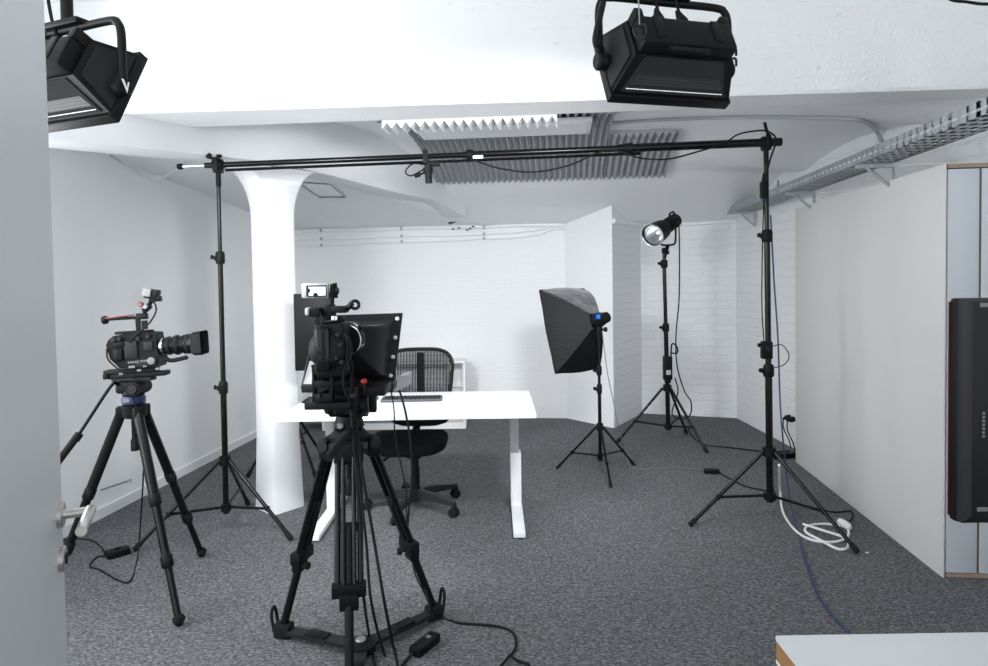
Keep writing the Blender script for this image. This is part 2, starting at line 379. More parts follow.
# hatch in the sloping ceiling behind the column
hz = lambda x, y: ceil_h(x, y)-.004
hc = [D(300, 183, 5.2), D(322, 197, 5.2)]
def on_ceil(px, py):
    d = ray(px, py); t = 3.0
    while t < 8:
        p = V((0, 0, EYE))+d*t; q = RZ @ p
        if p.z >= ceil_h(q.x, q.y)-.012: break
        t += .01
    return p
ha, hb, hcc, hd = on_ceil(297, 182), on_ceil(319, 197), on_ceil(345, 197), on_ceil(330, 184)
hat = thing('ceiling_hatch', 'white square hatch in the sloping ceiling right of the column head', 'hatch', hb)
MB().tube([ha, hb, hcc, hd, ha], .007, 4).build('frame', greymet, hat)
MB().prism([p+V((0, 0, .004)) for p in (ha, hb, hcc, hd)], (0, 0, .012)).build('panel', plaster, hat)

# ------------------------------------------------------------------ acoustic foam on the vault (room axes)
def foam_sheet(x0, x1, y0, y1, off, m, name, label, depth=.045, pitch=.0525, flat=None, ny=22):
    mb = MB(); k = int(round((x1-x0)/pitch)); rows = []
    for j in range(ny+1):
        y = y0+(y1-y0)*j/ny; row = []
        for i in range(2*k+1):
            x = x0+(x1-x0)*i/(2*k); h = (flat if flat else 2.645-.25*((y-4.85)/1.2)**2)
            wob = .25*depth*math.sin(j*PI) if flat else .006*math.sin(j*2.6)
            row.append(R3(x, y, h-off-(depth if i % 2 == 0 else .008)+wob*(i % 2 == 0)))
        rows.append(row)
    top = [[p+V((0, 0, .03+(depth if i % 2 == 0 else .008))) for i, p in enumerate(r)] for r in rows]
    w = 2*k+1; vs = [p for r in rows for p in r]+[p for r in top for p in r]; N = (ny+1)*w; fs = []
    for j in range(ny):
        for i in range(w-1):
            a = j*w+i; fs += [(a, a+1, a+w+1, a+w), (N+a, N+a+w, N+a+w+1, N+a+1)]
        fs += [(j*w, (j+1)*w, N+(j+1)*w, N+j*w), (j*w+w-1, N+j*w+w-1, N+(j+1)*w+w-1, (j+1)*w+w-1)]
    for i in range(w-1): fs += [(i, N+i, N+i+1, i+1), (ny*w+i, ny*w+i+1, N+ny*w+i+1, N+ny*w+i)]
    mb._add(vs, fs)
    return solo(mb, name, label, 'acoustic foam', m, rows[0][0], 'acoustic foam panels on the vaulted ceiling', sharp=20)
foam_sheet(-1.14, .36, 4.02, 4.98, .0, foam, 'acoustic_foam', 'grey wedge foam panel on the vault, running above the flat white lamp')
foam_sheet(-1.14, .36, 5.0, 6.0, .0, foam, 'acoustic_foam', 'long grey wedge foam panel on the vault, beyond the flat white lamp')
foam_sheet(.37, .92, 5.2, 6.0, .0, foam, 'acoustic_foam', 'shorter grey wedge foam panel at the right end of the vault foam')
foam_sheet(-1.02, -.02, 3.70, 3.86, .0, foamw, 'acoustic_foam', 'white wedge foam panel just behind the beam, its zigzag end towards the camera', depth=.043, pitch=.0555, flat=2.415, ny=4)
lp = thing('ceiling_lamp', 'long flat white ceiling lamp hanging under the grey foam', 'lamp', R3(-.4, 4.64, 2.55))
c = R3(-.40, 4.62, 2.553)
MB().box(c, (1.22, .40, .03), rz=-YAW, bevel=.004).build('housing', whitemet, lp)
MB().box(c-V((0, 0, .017)), (1.16, .34, .006), rz=-YAW).build('diffuser', deskw, lp)
lda = bpy.data.lights.new('ceiling_lamp_added_fill', 'AREA'); lda.shape = 'RECTANGLE'; lda.size = 1.14; lda.size_y = .32; lda.energy = 11; lda.color = (.97, .98, 1.0)  # added fill: the unlit lamp is switched on to brighten the rear bay
loa = bpy.data.objects.new('ceiling_lamp_added_fill', lda); C.objects.link(loa); loa.parent = lp; loa.location = (0, -.02, -.023); loa.rotation_euler = (0, 0, -YAW)
for dx in (-.5, .5):
    q = R3(-.40+dx, 4.66, 2.568); MB().cyl(q, q+V((0, 0, .08)), .006).build('hanger', greymet, lp)
# conduit
def on_surf(px, py, off=.014):
    d = ray(px, py); t = 3.6
    while t < 8:
        p = V((0, 0, EYE))+d*t; q = RZ @ p
        if p.z >= ceil_h(q.x, q.y)-off or q.x > XW(q.y)-off: break
        t += .005
    return p
pts = [on_surf(*q) for q in ((612, 123.5), (660, 120), (700, 118.5), (735, 117.5), (780, 117.5), (830, 118), (856, 119.5), (869, 124), (877, 132), (882, 145), (885, 160))]
MB_c = MB().tube(smooth_path(pts, 5), .012, 8)
solo(MB_c, 'conduit', 'thin grey conduit running across the vault and bending down to the cable tray', 'conduit', greypl, pts[-1])

# ------------------------------------------------------------------ cable tray
TZ, TX0, TX1 = 2.115, 1.655, 1.85
tray = thing('cable_tray', 'galvanised perforated cable tray running along the top of the right wall', 'cable tray', R3(1.75, 5, TZ))
ya, yb = 1.6, 6.95
def slots(mb, x, dirv, y0, y1, rows, slot, gap, other, vertical):
    """perforated strip: bars left between slots; dirv along Y, rows = list of (a0,a1) solid bands across"""
    for a0, a1 in rows:
        c = (a0+a1)/2
        p = R3(x, (y0+y1)/2, c) if vertical else R3(c, (y0+y1)/2, x)
        mb.box(p, (.0015, y1-y0, a1-a0) if vertical else (a1-a0, y1-y0, .0015), rz=-YAW)
    y = y0
    while y < y1:
        a0, a1 = rows[0][0], rows[-1][1]
        p = R3(x, y, (a0+a1)/2) if vertical else R3((a0+a1)/2, y, x)
        mb.box(p, (.0015, gap, a1-a0) if vertical else (a1-a0, gap, .0015), rz=-YAW)
        y += slot+gap
mb = MB(); slots(mb, TX0, None, ya, yb, [(TZ, TZ+.022), (TZ+.034, TZ+.062)], .036, .028, None, True); mb.build('outer_rail', galv, tray)
mb = MB(); slots(mb, TX1, None, ya, yb, [(TZ, TZ+.022), (TZ+.034, TZ+.062)], .036, .028, None, True); mb.build('wall_rail', galv, tray)
w = TX1-TX0; mb = MB(); slots(mb, TZ, None, ya, yb, [(TX0, TX0+.03), (TX0+.045, TX0+.075), (TX0+.09, TX0+.12), (TX0+.135, TX0+.158), (TX0+.172, TX1)], .045, .03, None, False); mb.build('tray_floor', galv, tray)
for y in (6.55, 5.10, 3.92, 2.6):
    b = thing('tray_bracket', {6.55: 'triangular steel bracket holding the far end of the cable tray', 5.10: 'triangular steel bracket under the cable tray, second from the far end', 3.92: 'triangular steel bracket under the cable tray above the cream panel near the cabinet', 2.6: 'triangular steel bracket under the cable tray nearest the camera'}[y], 'bracket', R3(1.88, y, 1.97), 'cable tray brackets')
    wx = 1.872 if y < 6 else 1.855
    MB().box(R3((wx+XW(y))/2, y, TZ-.012), (XW(y)-wx+.01, .012, .008), rz=-YAW).build('wall_stub', whitemet, b)
    MB().box(R3((TX0+wx)/2, y, TZ-.012), (wx-TX0, .025, .02), rz=-YAW).build('arm', galv, b)
    MB().box(R3(wx-.008, y, TZ-.075), (.014, .03, .145), rz=-YAW).build('post', galv, b)
    MB().tube([R3(TX0+.06, y, TZ-.018), R3(wx-.015, y, TZ-.14)], .009, 6).build('strut', galv, b)
mb = MB().cyl(R3(1.70, 5.4, TZ), R3(1.70, 5.4, TZ+.13), .008); mb.build('threaded_rod', greymet, tray)

# ------------------------------------------------------------------ cream panel and tall cabinet on the right
pan = MB().box(R3(1.841, 4.40, 1.01), (.008, 2.04, 2.02), rz=-YAW, bevel=.001)
solo(pan, 'partition_panel', 'large cream covered panel standing along the right wall', 'panel', cream, R3(1.858, 4.40, 0))
cab = thing('cabinet', 'tall blue-grey cabinet with oak edges behind the black television', 'cabinet', R3(1.98, 3.6, 0))
MB().box(R3(1.972, 3.60, 1.0), (.236, .38, 1.93), rz=-YAW).build('body', cabgrey, cab)
MB().box(R3(1.9245, 3.395, 1.01), (.143, .02, 1.97), rz=-YAW, bevel=.002).build('end_panel', cabgrey, cab)
MB().box(R3(2.052, 3.395, 1.01), (.09, .02, 1.97), rz=-YAW, bevel=.002).build('end_panel', cabgrey, cab)
for z in (2.01, .0125):
    MB().box(R3(1.975, 3.584, z), (.243, .402, .02), rz=-YAW).build('oak_edge', mat('weathered_oak', (.33, .25, .19), .6, var=.25, vscale=6), cab)
MB().box(R3(2.0015, 3.398, 1.01), (.009, .018, 1.97), rz=-YAW).build('oak_seam', mat('dark_oak', (.12, .08, .055), .6), cab)

# ------------------------------------------------------------------ door on the left
hin, lat = V((-.549, .584, 0)), V((-.906, 1.35, 0)); dd = (lat-hin).normalized(); dn = V((dd.y, -dd.x, 0))
mb = MB(); t = -dn*.04
mb.prism([hin+V((0, 0, .008)), lat+V((0, 0, .008)), lat+t+V((0, 0, .008)), hin+t+V((0, 0, .008))], (0, 0, 2.1))
door = solo(mb, 'door_1', 'grey-white door standing open at the left edge', 'door', doorm, hin); struct(door)
for z, nm in ((1.036, 'handle_rosette'), (.946, 'keyhole_rosette')):
    c = lat-dd*.042+V((0, 0, z)); MB().rev(c, c+dn, [(0, .026), (.008, .026), (.010, .024)], 24).build(nm, steel, door)
c = lat-dd*.042+V((0, 0, 1.036))
MB().cyl(c, c+dn*.062, .0095).build('handle_neck', steel, door)
e = c+dn*.055
MB().rev(e+dd*.010, e-dd*.125, [(0, .0095), (.002, .0105), (.133, .0105), (.135, .0095)], 20).build('handle_lever', steel, door)
c2 = lat-dd*.042+V((0, 0, .946)); MB().box(c2+dn*.010, (.006, .012, .02), rz=math.atan2(dn.y, dn.x)).build('keyhole', black, door)

# ================================================================== STANDS
def knob(mb, c, d, r=.016, l=.03):
    d = V(d).normalized(); c = V(c); mb.rev(c, c+d, [(0, r*.45), (l*.4, r*.45), (l*.45, r), (l, r), (l*1.05, r*.7)], 10); return mb
def light_stand(label, cen, feet, top, collar_h, brace_h, locks, r=.018, leg_r=.0115, group='black light stands', name='light_stand', lean=(0, 0), sections=None):
    cen = V((cen[0], cen[1], 0)); t = thing(name, label, 'light stand', cen, group)
    def at(h): return cen+V((lean[0]*h/top, lean[1]*h/top, h))
    locks = sorted(locks); hs = [brace_h-.04]+locks+[top]
    for i in range(len(hs)-1):
        MB().cyl(at(hs[i]), at(hs[i+1]), r*(1-.17*i)).build('pole_section', gloss, t)
    for i, h in enumerate(locks):
        mb = MB().rev(at(h-.045), at(h+.03), [(0, r*1.25), (.01, r*1.5), (.06, r*1.5), (.075, r*1.2)], 14)
        mb.box(at(h-.01)+V((-r*1.5, -.005, 0)), (.018, .02, .028), bevel=.004)
        lk = mb.build('lock_collar', plastic, t)
        knob(MB(), at(h-.005)+V((-r*1.7, -.005, 0)), (-1, -.5, .1), .014, .022).build('lock_knob', plastic, lk)
    MB().rev(at(collar_h-.03), at(collar_h+.03), [(0, r*1.5), (.005, r*1.9), (.055, r*1.9), (.06, r*1.4)], 14).build('leg_collar', plastic, t)
    MB().rev(at(brace_h-.03), at(brace_h+.02), [(0, r*1.2), (.005, r*1.7), (.045, r*1.7), (.05, r*1.2)], 14).build('brace_collar', plastic, t)
    for f in feet:
        f = V((f[0], f[1], 0)); d = (f-cen).normalized(); a = at(collar_h)+d*(r*2.0); b = f+V((0, 0, leg_r))
        L = MB().cyl(a, b, leg_r).build('leg', gloss, t)
        e = (b-a).normalized(); MB().rev(b-e*.05, b+e*.004, [(0, leg_r*1.1), (.006, leg_r*1.35), (.05, leg_r*1.35), (.054, leg_r)], 10).build('foot_cap', rubber, L)
        q = (collar_h-brace_h)/(collar_h-leg_r); m_ = a+(b-a)*min(.62, q)
        MB().tube([at(brace_h)+d*(r*1.6), m_], leg_r*.75, 8).build('brace', gloss, t)
        MB().box(m_, (.02, .02, .03), rz=math.atan2(d.y, d.x), bevel=.003).build('brace_joint', plastic, L)
    return t, at
def f2(px, py): p = F(px, py); return (p.x, p.y)
# two tall stands holding the crossbar
fA, fB, fC = f2(291.5, 541), f2(134.5, 551.5), f2(248, 505)
cl = ((fA[0]+fB[0]+fC[0])/3, (fA[1]+fB[1]+fC[1])/3)
barL = D(218, 165, cl[1]); barR = D(766, 142.5, 3.93)
stL, atL = light_stand('tall black light stand left of the white column, holding the crossbar', cl, (fA, fB, fC), barL.z-.05, .43, .15, [.88, 1.66], lean=(barL.x-cl[0], 0), group='stands holding the crossbar')
gA, gB = f2(690, 527), f2(857.5, 554); cr = (1.655, 3.93); gC = (3*cr[0]-gA[0]-gB[0], 3*cr[1]-gA[1]-gB[1])
stR, atR = light_stand('tall black light stand in front of the cream panel, holding the crossbar', cr, (gA, gB, gC), barR.z-.05, .43, .165, [.93, 1.74], lean=(barR.x-cr[0], 0), r=.021, group='stands holding the crossbar')
MB().cyl(atR(1.32), atR(1.6)+V((0, -.004, 0)), .0175).build('chrome_sleeve', chrome, stR) if False else None
for st, b, at, s in ((stL, barL, atL, -1), (stR, barR, atR, 1)):
    h = b.z
    mb = MB().cyl(at(h-.13), at(h-.03), .015).box(b+V((0, 0, -.03)), (.05, .05, .035), bevel=.006).rev(b+V((-.03, 0, 0)), b+V((.03, 0, 0)), [(0, .03), (.008, .036), (.052, .036), (.06, .03)], 16)
    mb.box(b+V((.0, -.035, .0)), (.03, .02, .08), bevel=.005)
    gh = mb.build('grip_head', plastic, st)
    if s > 0:
        MB().tube([b+V((.01, -.02, .03)), b+V((-.01, -.03, .07)), b+V((-.025, -.04, .11))], .009, 8).build('wing_handle', plastic, gh)
    else:
        knob(MB(), b+V((-.02, -.03, .03)), (-.5, -.2, .5), .018, .035).build('wing_knob', plastic, gh)
        knob(MB(), b+V((.02, -.03, .025)), (.1, -.2, .7), .016, .03).build('wing_knob', plastic, gh)
# crossbar
def bar_at(px):
    y = barL.y+(barR.y-barL.y)*(px-218)/548
    return D(px, 165+(142.5-165)*(px-218)/548, y)
cb = thing('crossbar', 'long black telescopic crossbar clamped between the two tall stands', 'crossbar', bar_at(218))
MB().cyl(bar_at(205), bar_at(470), .0165).build('thin_tube', gloss, cb)
MB().cyl(bar_at(462), bar_at(628), .0195).build('middle_tube', gloss, cb)
MB().cyl(bar_at(618), bar_at(781), .025).build('thick_tube', gloss, cb)
MB().tube([bar_at(226)+V((0, -.01, -.034)), bar_at(640)+V((0, -.01, -.036))], .009, 8).build('lower_rod', gloss, cb)
for px in (470, 628):
    MB().rev(bar_at(px-4), bar_at(px+4), [(0, .024), (.004, .03), (.045, .03), (.05, .024)], 14).build('joint_collar', plastic, cb)
MB().cyl(bar_at(183), bar_at(207), .010).build('chrome_rod', chrome, cb)
MB().rev(bar_at(177.5), bar_at(183), [(0, .012), (.004, .018), (.028, .018), (.032, .012)], 12).build('end_cap', rubber, cb)
MB().box(bar_at(478)+V((0, -.012, -.02)), (.06, .03, .018)).build('white_tag', mark, cb)
# clamp with safety loop on the crossbar
c0 = bar_at(428)
k = thing('bar_clamp', 'black clamp with a safety loop hanging under the crossbar', 'clamp', c0)
MB().box(c0+V((-.012, 0, -.005)), (.035, .06, .085), bevel=.008).box(c0+V((.03, -.005, -.045)), (.08, .035, .03), bevel=.006).build('jaw', plastic, k)
MB().cyl(c0+V((.0, -.01, -.05)), c0+V((.003, -.01, -.16)), .021).cyl(c0+V((0, -.01, -.07)), c0+V((0, -.01, -.1)), .03).build('spigot', plastic, k)
knob(MB(), c0+V((-.02, -.02, -.10)), (-1, -.2, -.35), .014, .06).build('tightening_knob', plastic, k)
cable_part([c0+V(p) for p in ((-.02, -.01, -.05), (-.09, -.01, -.045), (-.135, -.01, -.09), (-.10, -.012, -.115), (-.03, -.01, -.08))], .0045, black, k, 'safety_loop')
# cable slung along the bar
pts = [bar_at(470)+V((0, -.03, -.03))]+[D(px, py, 3.9) for px, py in ((500, 168.5), (535, 172), (570, 165), (600, 152))]+[bar_at(618)+V((0, -.03, -.02))]+[D(px, py, 3.89) for px, py in ((640, 158), (668, 159), (700, 151))]+[bar_at(722)+V((0, -.03, .0)), D(738, 134.5, 3.88), D(755, 131, 3.88), D(768, 131.5, 3.87), D(776, 140, 3.87), D(770, 160, 3.87), D(764.5, 182, 3.87)]
cable('hanging_cable', 'thin black cable slung along the crossbar and down the right stand', pts, .0055, rubber)
# adapter and ballast hung on the right stand
b = D(764, 190, 3.885); a = thing('power_adapter', 'black inline power adapter hanging near the top of the right stand', 'power adapter', b)
MB().box(b, (.045, .035, .10), bevel=.008).build('case', plastic, a)
MB().rev(b+V((.0, 0, .05)), b+V((0, 0, .10)), [(0, .015), (.05, .006)], 10).build('strain_relief', rubber, a)
MB().box(b+V((0, 0, -.058)), (.02, .02, .02)).build('blue_connector', blue, a)
cable_part([b+V((0, 0, -.06)), D(763, 225, 3.88), D(762, 270, 3.88), D(762, 310, 3.88), D(764, 342, 3.885)], .0035, rubber, a, 'lead')
b = D(766.5, 350, 3.885); a = thing('light_controller', 'small black control box clamped halfway up the right stand', 'control box', b)
MB().box(b, (.06, .05, .105), bevel=.007).build('case', plastic, a)
MB().cyl(b+V((0, -.025, .01)), b+V((0, -.035, .01)), .015).build('dial', char, a)
knob(MB(), b+V((-.03, 0, .03)), (-1, 0, 0), .012, .02).build('clamp_knob', plastic, a)
cable_part([b+V((.03, 0, .02)), D(782, 345, 3.885), D(789, 355, 3.88), D(785, 364, 3.88), D(774, 368, 3.885)], .003, rubber, a, 'lead')

# light stand behind the column
q = W0 = (-1.62, 5.12)
light_stand('low black light stand half hidden behind the white column', q, [f2(247.5, 478), f2(316, 479), (-1.50, 5.6)], 1.35, .50, .26, [.75], group=None)

# spotlight stand
sL, sR, sB = f2(617.5, 443), f2(707, 453.5), f2(686.5, 434)
sc = ((sL[0]+sR[0]+sB[0])/3-.01, (sL[1]+sR[1]+sB[1])/3)
stS, atS = light_stand('black light stand carrying the spotlight in the brick alcove', sc, (sL, sR, sB), 1.72, .50, .16, [1.05, 1.62], lean=(-.03, 0), r=.02, group=None)
# spotlight
yc = sc[1]; rear, front = D(676, 220, yc+.12), D(652.5, 235.5, yc-.16)
ax = (front-rear).normalized(); L = (front-rear).length
sp = thing('spotlight', 'black spotlight with a silver reflector on the stand by the brick wall', 'spotlight', atS(1.72))
MB().rev(rear, front, [(0, .045), (.01, .062), (.06, .066), (L*.55, .066), (L*.58, .06)], 24).build('body', plastic, sp)
rf = MB().rev(rear, front, [(L*.55, .062), (L*.6, .085), (L*.78, .094), (L*.98, .098), (L, .102), (L, .094), (L*.96, .088)], 28, cap=False).build('reflector_shell', plastic, sp)
MB().rev(rear, front, [(L+.001, .094), (L+.004, .103), (L-.004, .104)], 28, cap=False).build('reflector_rim', chrome, rf)
MB().rev(rear, front, [(L-.001, .095), (L*.85, .085), (L*.7, .06), (L*.64, .02), (L*.64, .001)], 28, cap=False).build('reflector', reflm, rf)
MB().rev(rear, front, [(L*.66, .001), (L*.66, .026), (L*.7, .024), (L*.72, .001)], 16).build('led', mark, rf)
MB().rev(rear, front, [(L*.535, .067), (L*.54, .069), (L*.555, .069), (L*.56, .067)], 24).build('silver_ring', chrome, sp)
u = V((0, 0, 1)); side = ax.cross(u).normalized(); upv = side.cross(ax)
MB().tube([rear+ax*.0+upv*.05, rear+ax*.02+upv*.085, rear+ax*.08+upv*.088, rear+ax*.10+upv*.06], .009, 8).build('carry_handle', plastic, sp)
mid = rear+ax*(L*.36); yb_ = atS(1.78)
MB().tube(smooth_path([mid+side*.074, mid+side*.078-u*.06, V((mid.x, mid.y, yb_.z+.02))+side*.072, V((mid.x, mid.y, yb_.z))+side*.04, V((mid.x, mid.y, yb_.z))-side*.04, V((mid.x, mid.y, yb_.z+.02))-side*.072, mid-side*.078-u*.06, mid-side*.074], 4), .009, 8).build('yoke', plastic, sp)
for s in (-1, 1): knob(MB(), mid+side*s*.074, side*s, .02, .03).build('yoke_knob', plastic, sp)
mb = MB().cyl(atS(1.66), V((mid.x, mid.y, yb_.z)), .017); mb.box(atS(1.73), (.035, .035, .05), bevel=.005); mb.build('spigot_mount', plastic, sp)
knob(MB(), atS(1.71), (1, -.3, 0), .016, .045).build('tilt_knob', plastic, sp)
# its control unit hung on the stand
b = D(667.5, 368, yc-.06); cu = thing('light_control_unit', 'black control unit strapped to the spotlight stand', 'control unit', b)
MB().box(b, (.075, .06, .21), bevel=.008).build('case', plastic, cu)
MB().box(b+V((0, -.031, -.035)), (.04, .004, .04)).build('display', greypl, cu)
MB().box(b+V((0, .0, -.115)), (.05, .045, .03), bevel=.004).build('connector_block', plastic, cu)
cable_part([b+V((.03, 0, .09))]+[D(px, py, yc-.05) for px, py in ((672, 344), (677, 347), (677, 353), (671, 353))], .007, rubber, cu, 'strap_loop')
cable('lamp_cable', 'thin black cable drooping from the spotlight down beside its stand', [rear+V((.02, 0, -.02)), D(679, 228, yc+.1), D(679.5, 260, yc), D(679, 300, yc-.02), D(676, 335, yc-.05), D(677, 365, yc-.06), D(684, 390, yc-.08), D(691, 402, yc-.1), D(690, 415, yc-.1), D(680, 419, yc-.08), D(672, 413, yc-.06), D(678, 392, yc-.06), D(675, 378, yc-.06)], .006, rubber)
cable('floor_cable', 'black cable on the carpet from the spotlight stand to the right stand', [F(688, 428, .15), F(694, 438, .05), F(706, 445, .006), F(725, 447, .006), F(750, 450, .006), F(772, 452, .006), F(790, 451, .006)], .006, rubber)

# ------------------------------------------------------------------ softbox
oL, oF, oR = f2(557, 469), f2(611, 488), f2(634, 465.5); oc = ((oL[0]+oF[0]+oR[0])/3, (oL[1]+oF[1]+oR[1])/3)
head = D(598.5, 320, oc[1])
stO, atO = light_stand('slim black light stand under the softbox', oc, (oL, oF, oR), head.z-.08, .36, .14, [.66, .80], r=.0135, leg_r=.0085, group=None, lean=(head.x-oc[0], 0))
nrm = V((-.55, .79, -.27)).normalized(); rt = V((.82, .57, 0)).normalized(); rt = (rt-nrm*rt.dot(nrm)).normalized(); up = rt.cross(nrm)
if up.z < 0: up = -up
ap = head+V((0, 0, 0)); fc = ap+nrm*.335
sb = thing('softbox', 'black rectangular softbox tilted towards the desk', 'softbox', head-V((0, 0, .1)))
def rect(c, a, b): return [c-rt*a-up*b, c+rt*a-up*b, c+rt*a+up*b, c-rt*a+up*b]
fr = rect(fc, .235, .33); bk = rect(ap+nrm*.03, .055, .06)
faces = {'bottom_fabric': (0, 1), 'far_fabric': (1, 2), 'top_fabric': (2, 3), 'near_fabric': (3, 0)}
for nm, (i, j) in faces.items():
    mb = MB(); rows = []
    for s in range(9):
        t = s/8; row = []
        for q_ in range(9):
            w_ = q_/8; A = bk[i].lerp(fr[i], t); B = bk[j].lerp(fr[j], t); p = A.lerp(B, w_)
            bulge = .05*math.sin(PI*t)*(1 if nm == 'top_fabric' else .35) + .018*math.sin(PI*w_)*t
            out = (p-(ap+nrm*(p-ap).dot(nrm))).normalized()
            row.append(p+out*bulge)
        rows.append(row)
    inner = [[p-((p-(ap+nrm*(p-ap).dot(nrm))).normalized())*.004 for p in r] for r in rows]
    mb.loft(rows, cap=False, closed=False); mb.loft(inner, cap=False, closed=False)
    mb.build(nm, sheenfab if nm == 'top_fabric' else softnyl, sb, sharp=60)
mb = MB()
for i in range(4): mb.tube([fr[i], fr[(i+1) % 4]], .008, 6)
mb.build('front_rim', fabric, sb)
MB().prism([p-nrm*.004 for p in rect(fc, .23, .325)], nrm*.003).build('diffuser', whitecab, sb)
mb = MB().rev(ap+nrm*.06, ap-nrm*.10, [(0, .05), (.02, .058), (.07, .058), (.12, .045), (.155, .04), (.16, .03)], 18); mb.build('lamp_head', plastic, sb)
lbl = D(597.5, 316.5, oc[1]-.07); MB().box(lbl, (.05, .012, .05), rz=.4, bevel=.003).box(lbl+V((0, -.0, 0)), (.05, .03, .05), rz=.4).build('blue_label', blue, sb)
MB().box(lbl+V((.004, -.017, 0)), (.03, .004, .028), rz=.4).build('label_mark', bluelab, sb)
mb = MB().cyl(atO(head.z-.14), head-V((0, 0, .02)), .016).box(head-V((0, 0, .07)), (.035, .045, .07), bevel=.006); mb.build('tilt_bracket', plastic, sb)
knob(MB(), head+V((.02, -.02, -.07)), (1, -.4, 0), .018, .04).build('tilt_knob', plastic, sb)
cable('softbox_cable', 'thin grey cable hanging from the softbox down to the carpet', [head+V((.03, .02, -.09)), D(607, 370, 5.02), D(613, 400, 5.02), D(618, 425, 5.02), F(626, 455, .05), F(631, 467, .005), F(650, 469, .005), F(680, 468, .005), F(704, 470, .012)], .004, greymet)
b = F(711.5, 471, .018); a = thing('power_brick', 'small black power brick on the carpet in front of the spotlight stand', 'power adapter', b-V((0, 0, .018)), 'power bricks on the carpet')
MB().box(b, (.11, .055, .034), rz=-.15, bevel=.006).build('case', plastic, a)
cable_part([b+V((.05, 0, 0)), F(725, 476, .006), F(745, 486, .006), F(768, 491, .006)], .005, rubber, a, 'lead')

# ================================================================== CAMERAS AND TRIPODS
# ---- left tripod
apx = V((-1.765, 3.18, .90)); t1 = thing('tripod', 'black video tripod with a blue bowl at the left, under the sideways camera', 'tripod', (apx.x, apx.y, 0), 'camera tripods')
ft = [F(179, 626), F(201.5, 557), V((-2.13, 3.05, 0))]
mb = MB().rev(apx+V((0, 0, -.05)), apx+V((0, 0, .02)), [(0, .035), (.01, .055), (.06, .06), (.07, .045)], 20); mb.build('spider', plastic, t1)
for f in ft:
    d = V((f.x-apx.x, f.y-apx.y, 0)).normalized(); a = apx+d*.055+V((0, 0, -.02)); b = f+V((0, 0, .02)); e = (b-a)
    lg = MB().cyl(a, a+e*.42, .0235).build('leg', fabric if f is ft[2] else gloss, t1)
    MB().box(a+V((0, 0, .0)), (.045, .05, .06), rz=math.atan2(d.y, d.x), bevel=.008).build('hinge', plastic, t1)
    MB().cyl(a+e*.40, a+e*.74, .0195).build('middle_tube', gloss, lg)
    MB().cyl(a+e*.72, b, .0155).build('lower_tube', gloss, lg)
    for q_ in (.44, .73):
        p = a+e*q_; en = e.normalized(); MB().rev(p-en*.03, p+en*.03, [(0, .022), (.008, .0265), (.05, .0265), (.06, .02)], 14).box(p+V((.018, -.022, 0)), (.018, .025, .035), bevel=.004).build('twist_lock', plastic, lg)
    MB().ball(b-V((0, 0, .0)), .02, (1, 1, 1)).rev(b+V((0, 0, .03)), b, [(0, .017), (.012, .026), (.025, .026), (.03, .02)], 12).build('rubber_foot', rubber, lg)
MB().cyl(apx+V((0, 0, -.04)), apx+V((0, 0, -.2)), .014).rev(apx+V((0, 0, -.15)), apx+V((0, 0, -.21)), [(0, .014), (.01, .02), (.06, .02)], 12).build('tie_down_handle', plastic, t1)
MB().rev(apx+V((0, 0, .015)), apx+V((0, 0, .06)), [(0, .04), (.008, .052), (.035, .054), (.045, .048)], 24).build('bowl', blue, t1)
MB().box(apx+V((-.005, -.05, .045)), (.03, .012, .016)).build('level_mark', dimmark, t1)
hd = apx+V((0, 0, .06))
mb = MB().rev(hd, hd+V((0, 0, .05)), [(0, .045), (.01, .052), (.03, .045)], 20).box(hd+V((-.005, 0, .043)), (.13, .085, .06), bevel=.015, seg=3)
mb.cyl(hd+V((.03, -.06, .04)), hd+V((.03, .055, .04)), .034, seg=20); mb.build('fluid_head', plastic, t1)
MB().rev(hd+V((.03, -.06, .04)), hd+V((.03, -.07, .04)), [(0, .026), (.01, .022)], 18).build('drag_dial', char, t1)
MB().box(hd+V((.005, 0, .082)), (.19, .065, .018), bevel=.004).build('quick_plate', char, t1)
h0 = hd+V((-.05, -.03, .05)); ph = [h0, D(115, 383, 3.12), D(108, 390, 3.09), D(79, 434, 2.98), D(61, 457, 2.92)]
hndl = MB().tube(smooth_path(ph[:4], 6), .008, 10).build('pan_handle', gloss, t1)
MB().tube([ph[3], D(52, 470, 2.88)], .016, 10).build('grip', rubber, hndl)
MB().rev(D(80, 433, 2.985), D(75, 440, 2.97), [(0, .012), (.005, .019), (.035, .019), (.04, .012)], 12).build('handle_clamp', plastic, hndl)
# ---- left camera (lens towards the right of the room)
cb0 = hd+V((.05, 0, .091)); TC = Mx.Translation(cb0) @ Mx.Scale(.84, 4) @ Mx.Rotation(rad(6), 4, 'Z') @ Mx.Rotation(rad(-2.5), 4, 'Y')
c1 = thing('cinema_camera', 'black cinema camera at the left, seen side on with a long zoom lens', 'camera', cb0, 'cinema cameras')
def cm(): return MB(TC)
cm().box((-.02, 0, .014), (.32, .08, .026), bevel=.005).box((-.06, 0, .040), (.28, .085, .026), bevel=.004).box((-.185, 0, .02), (.03, .10, .03), bevel=.004).build('baseplate', plastic, c1)
for q_ in ((.10, -.045, .045), (-.1, -.045, .03), (.0, -.045, .044)): cm().box(q_, (.022, .01, .013)).build('baseplate_screw', dimmark, c1)
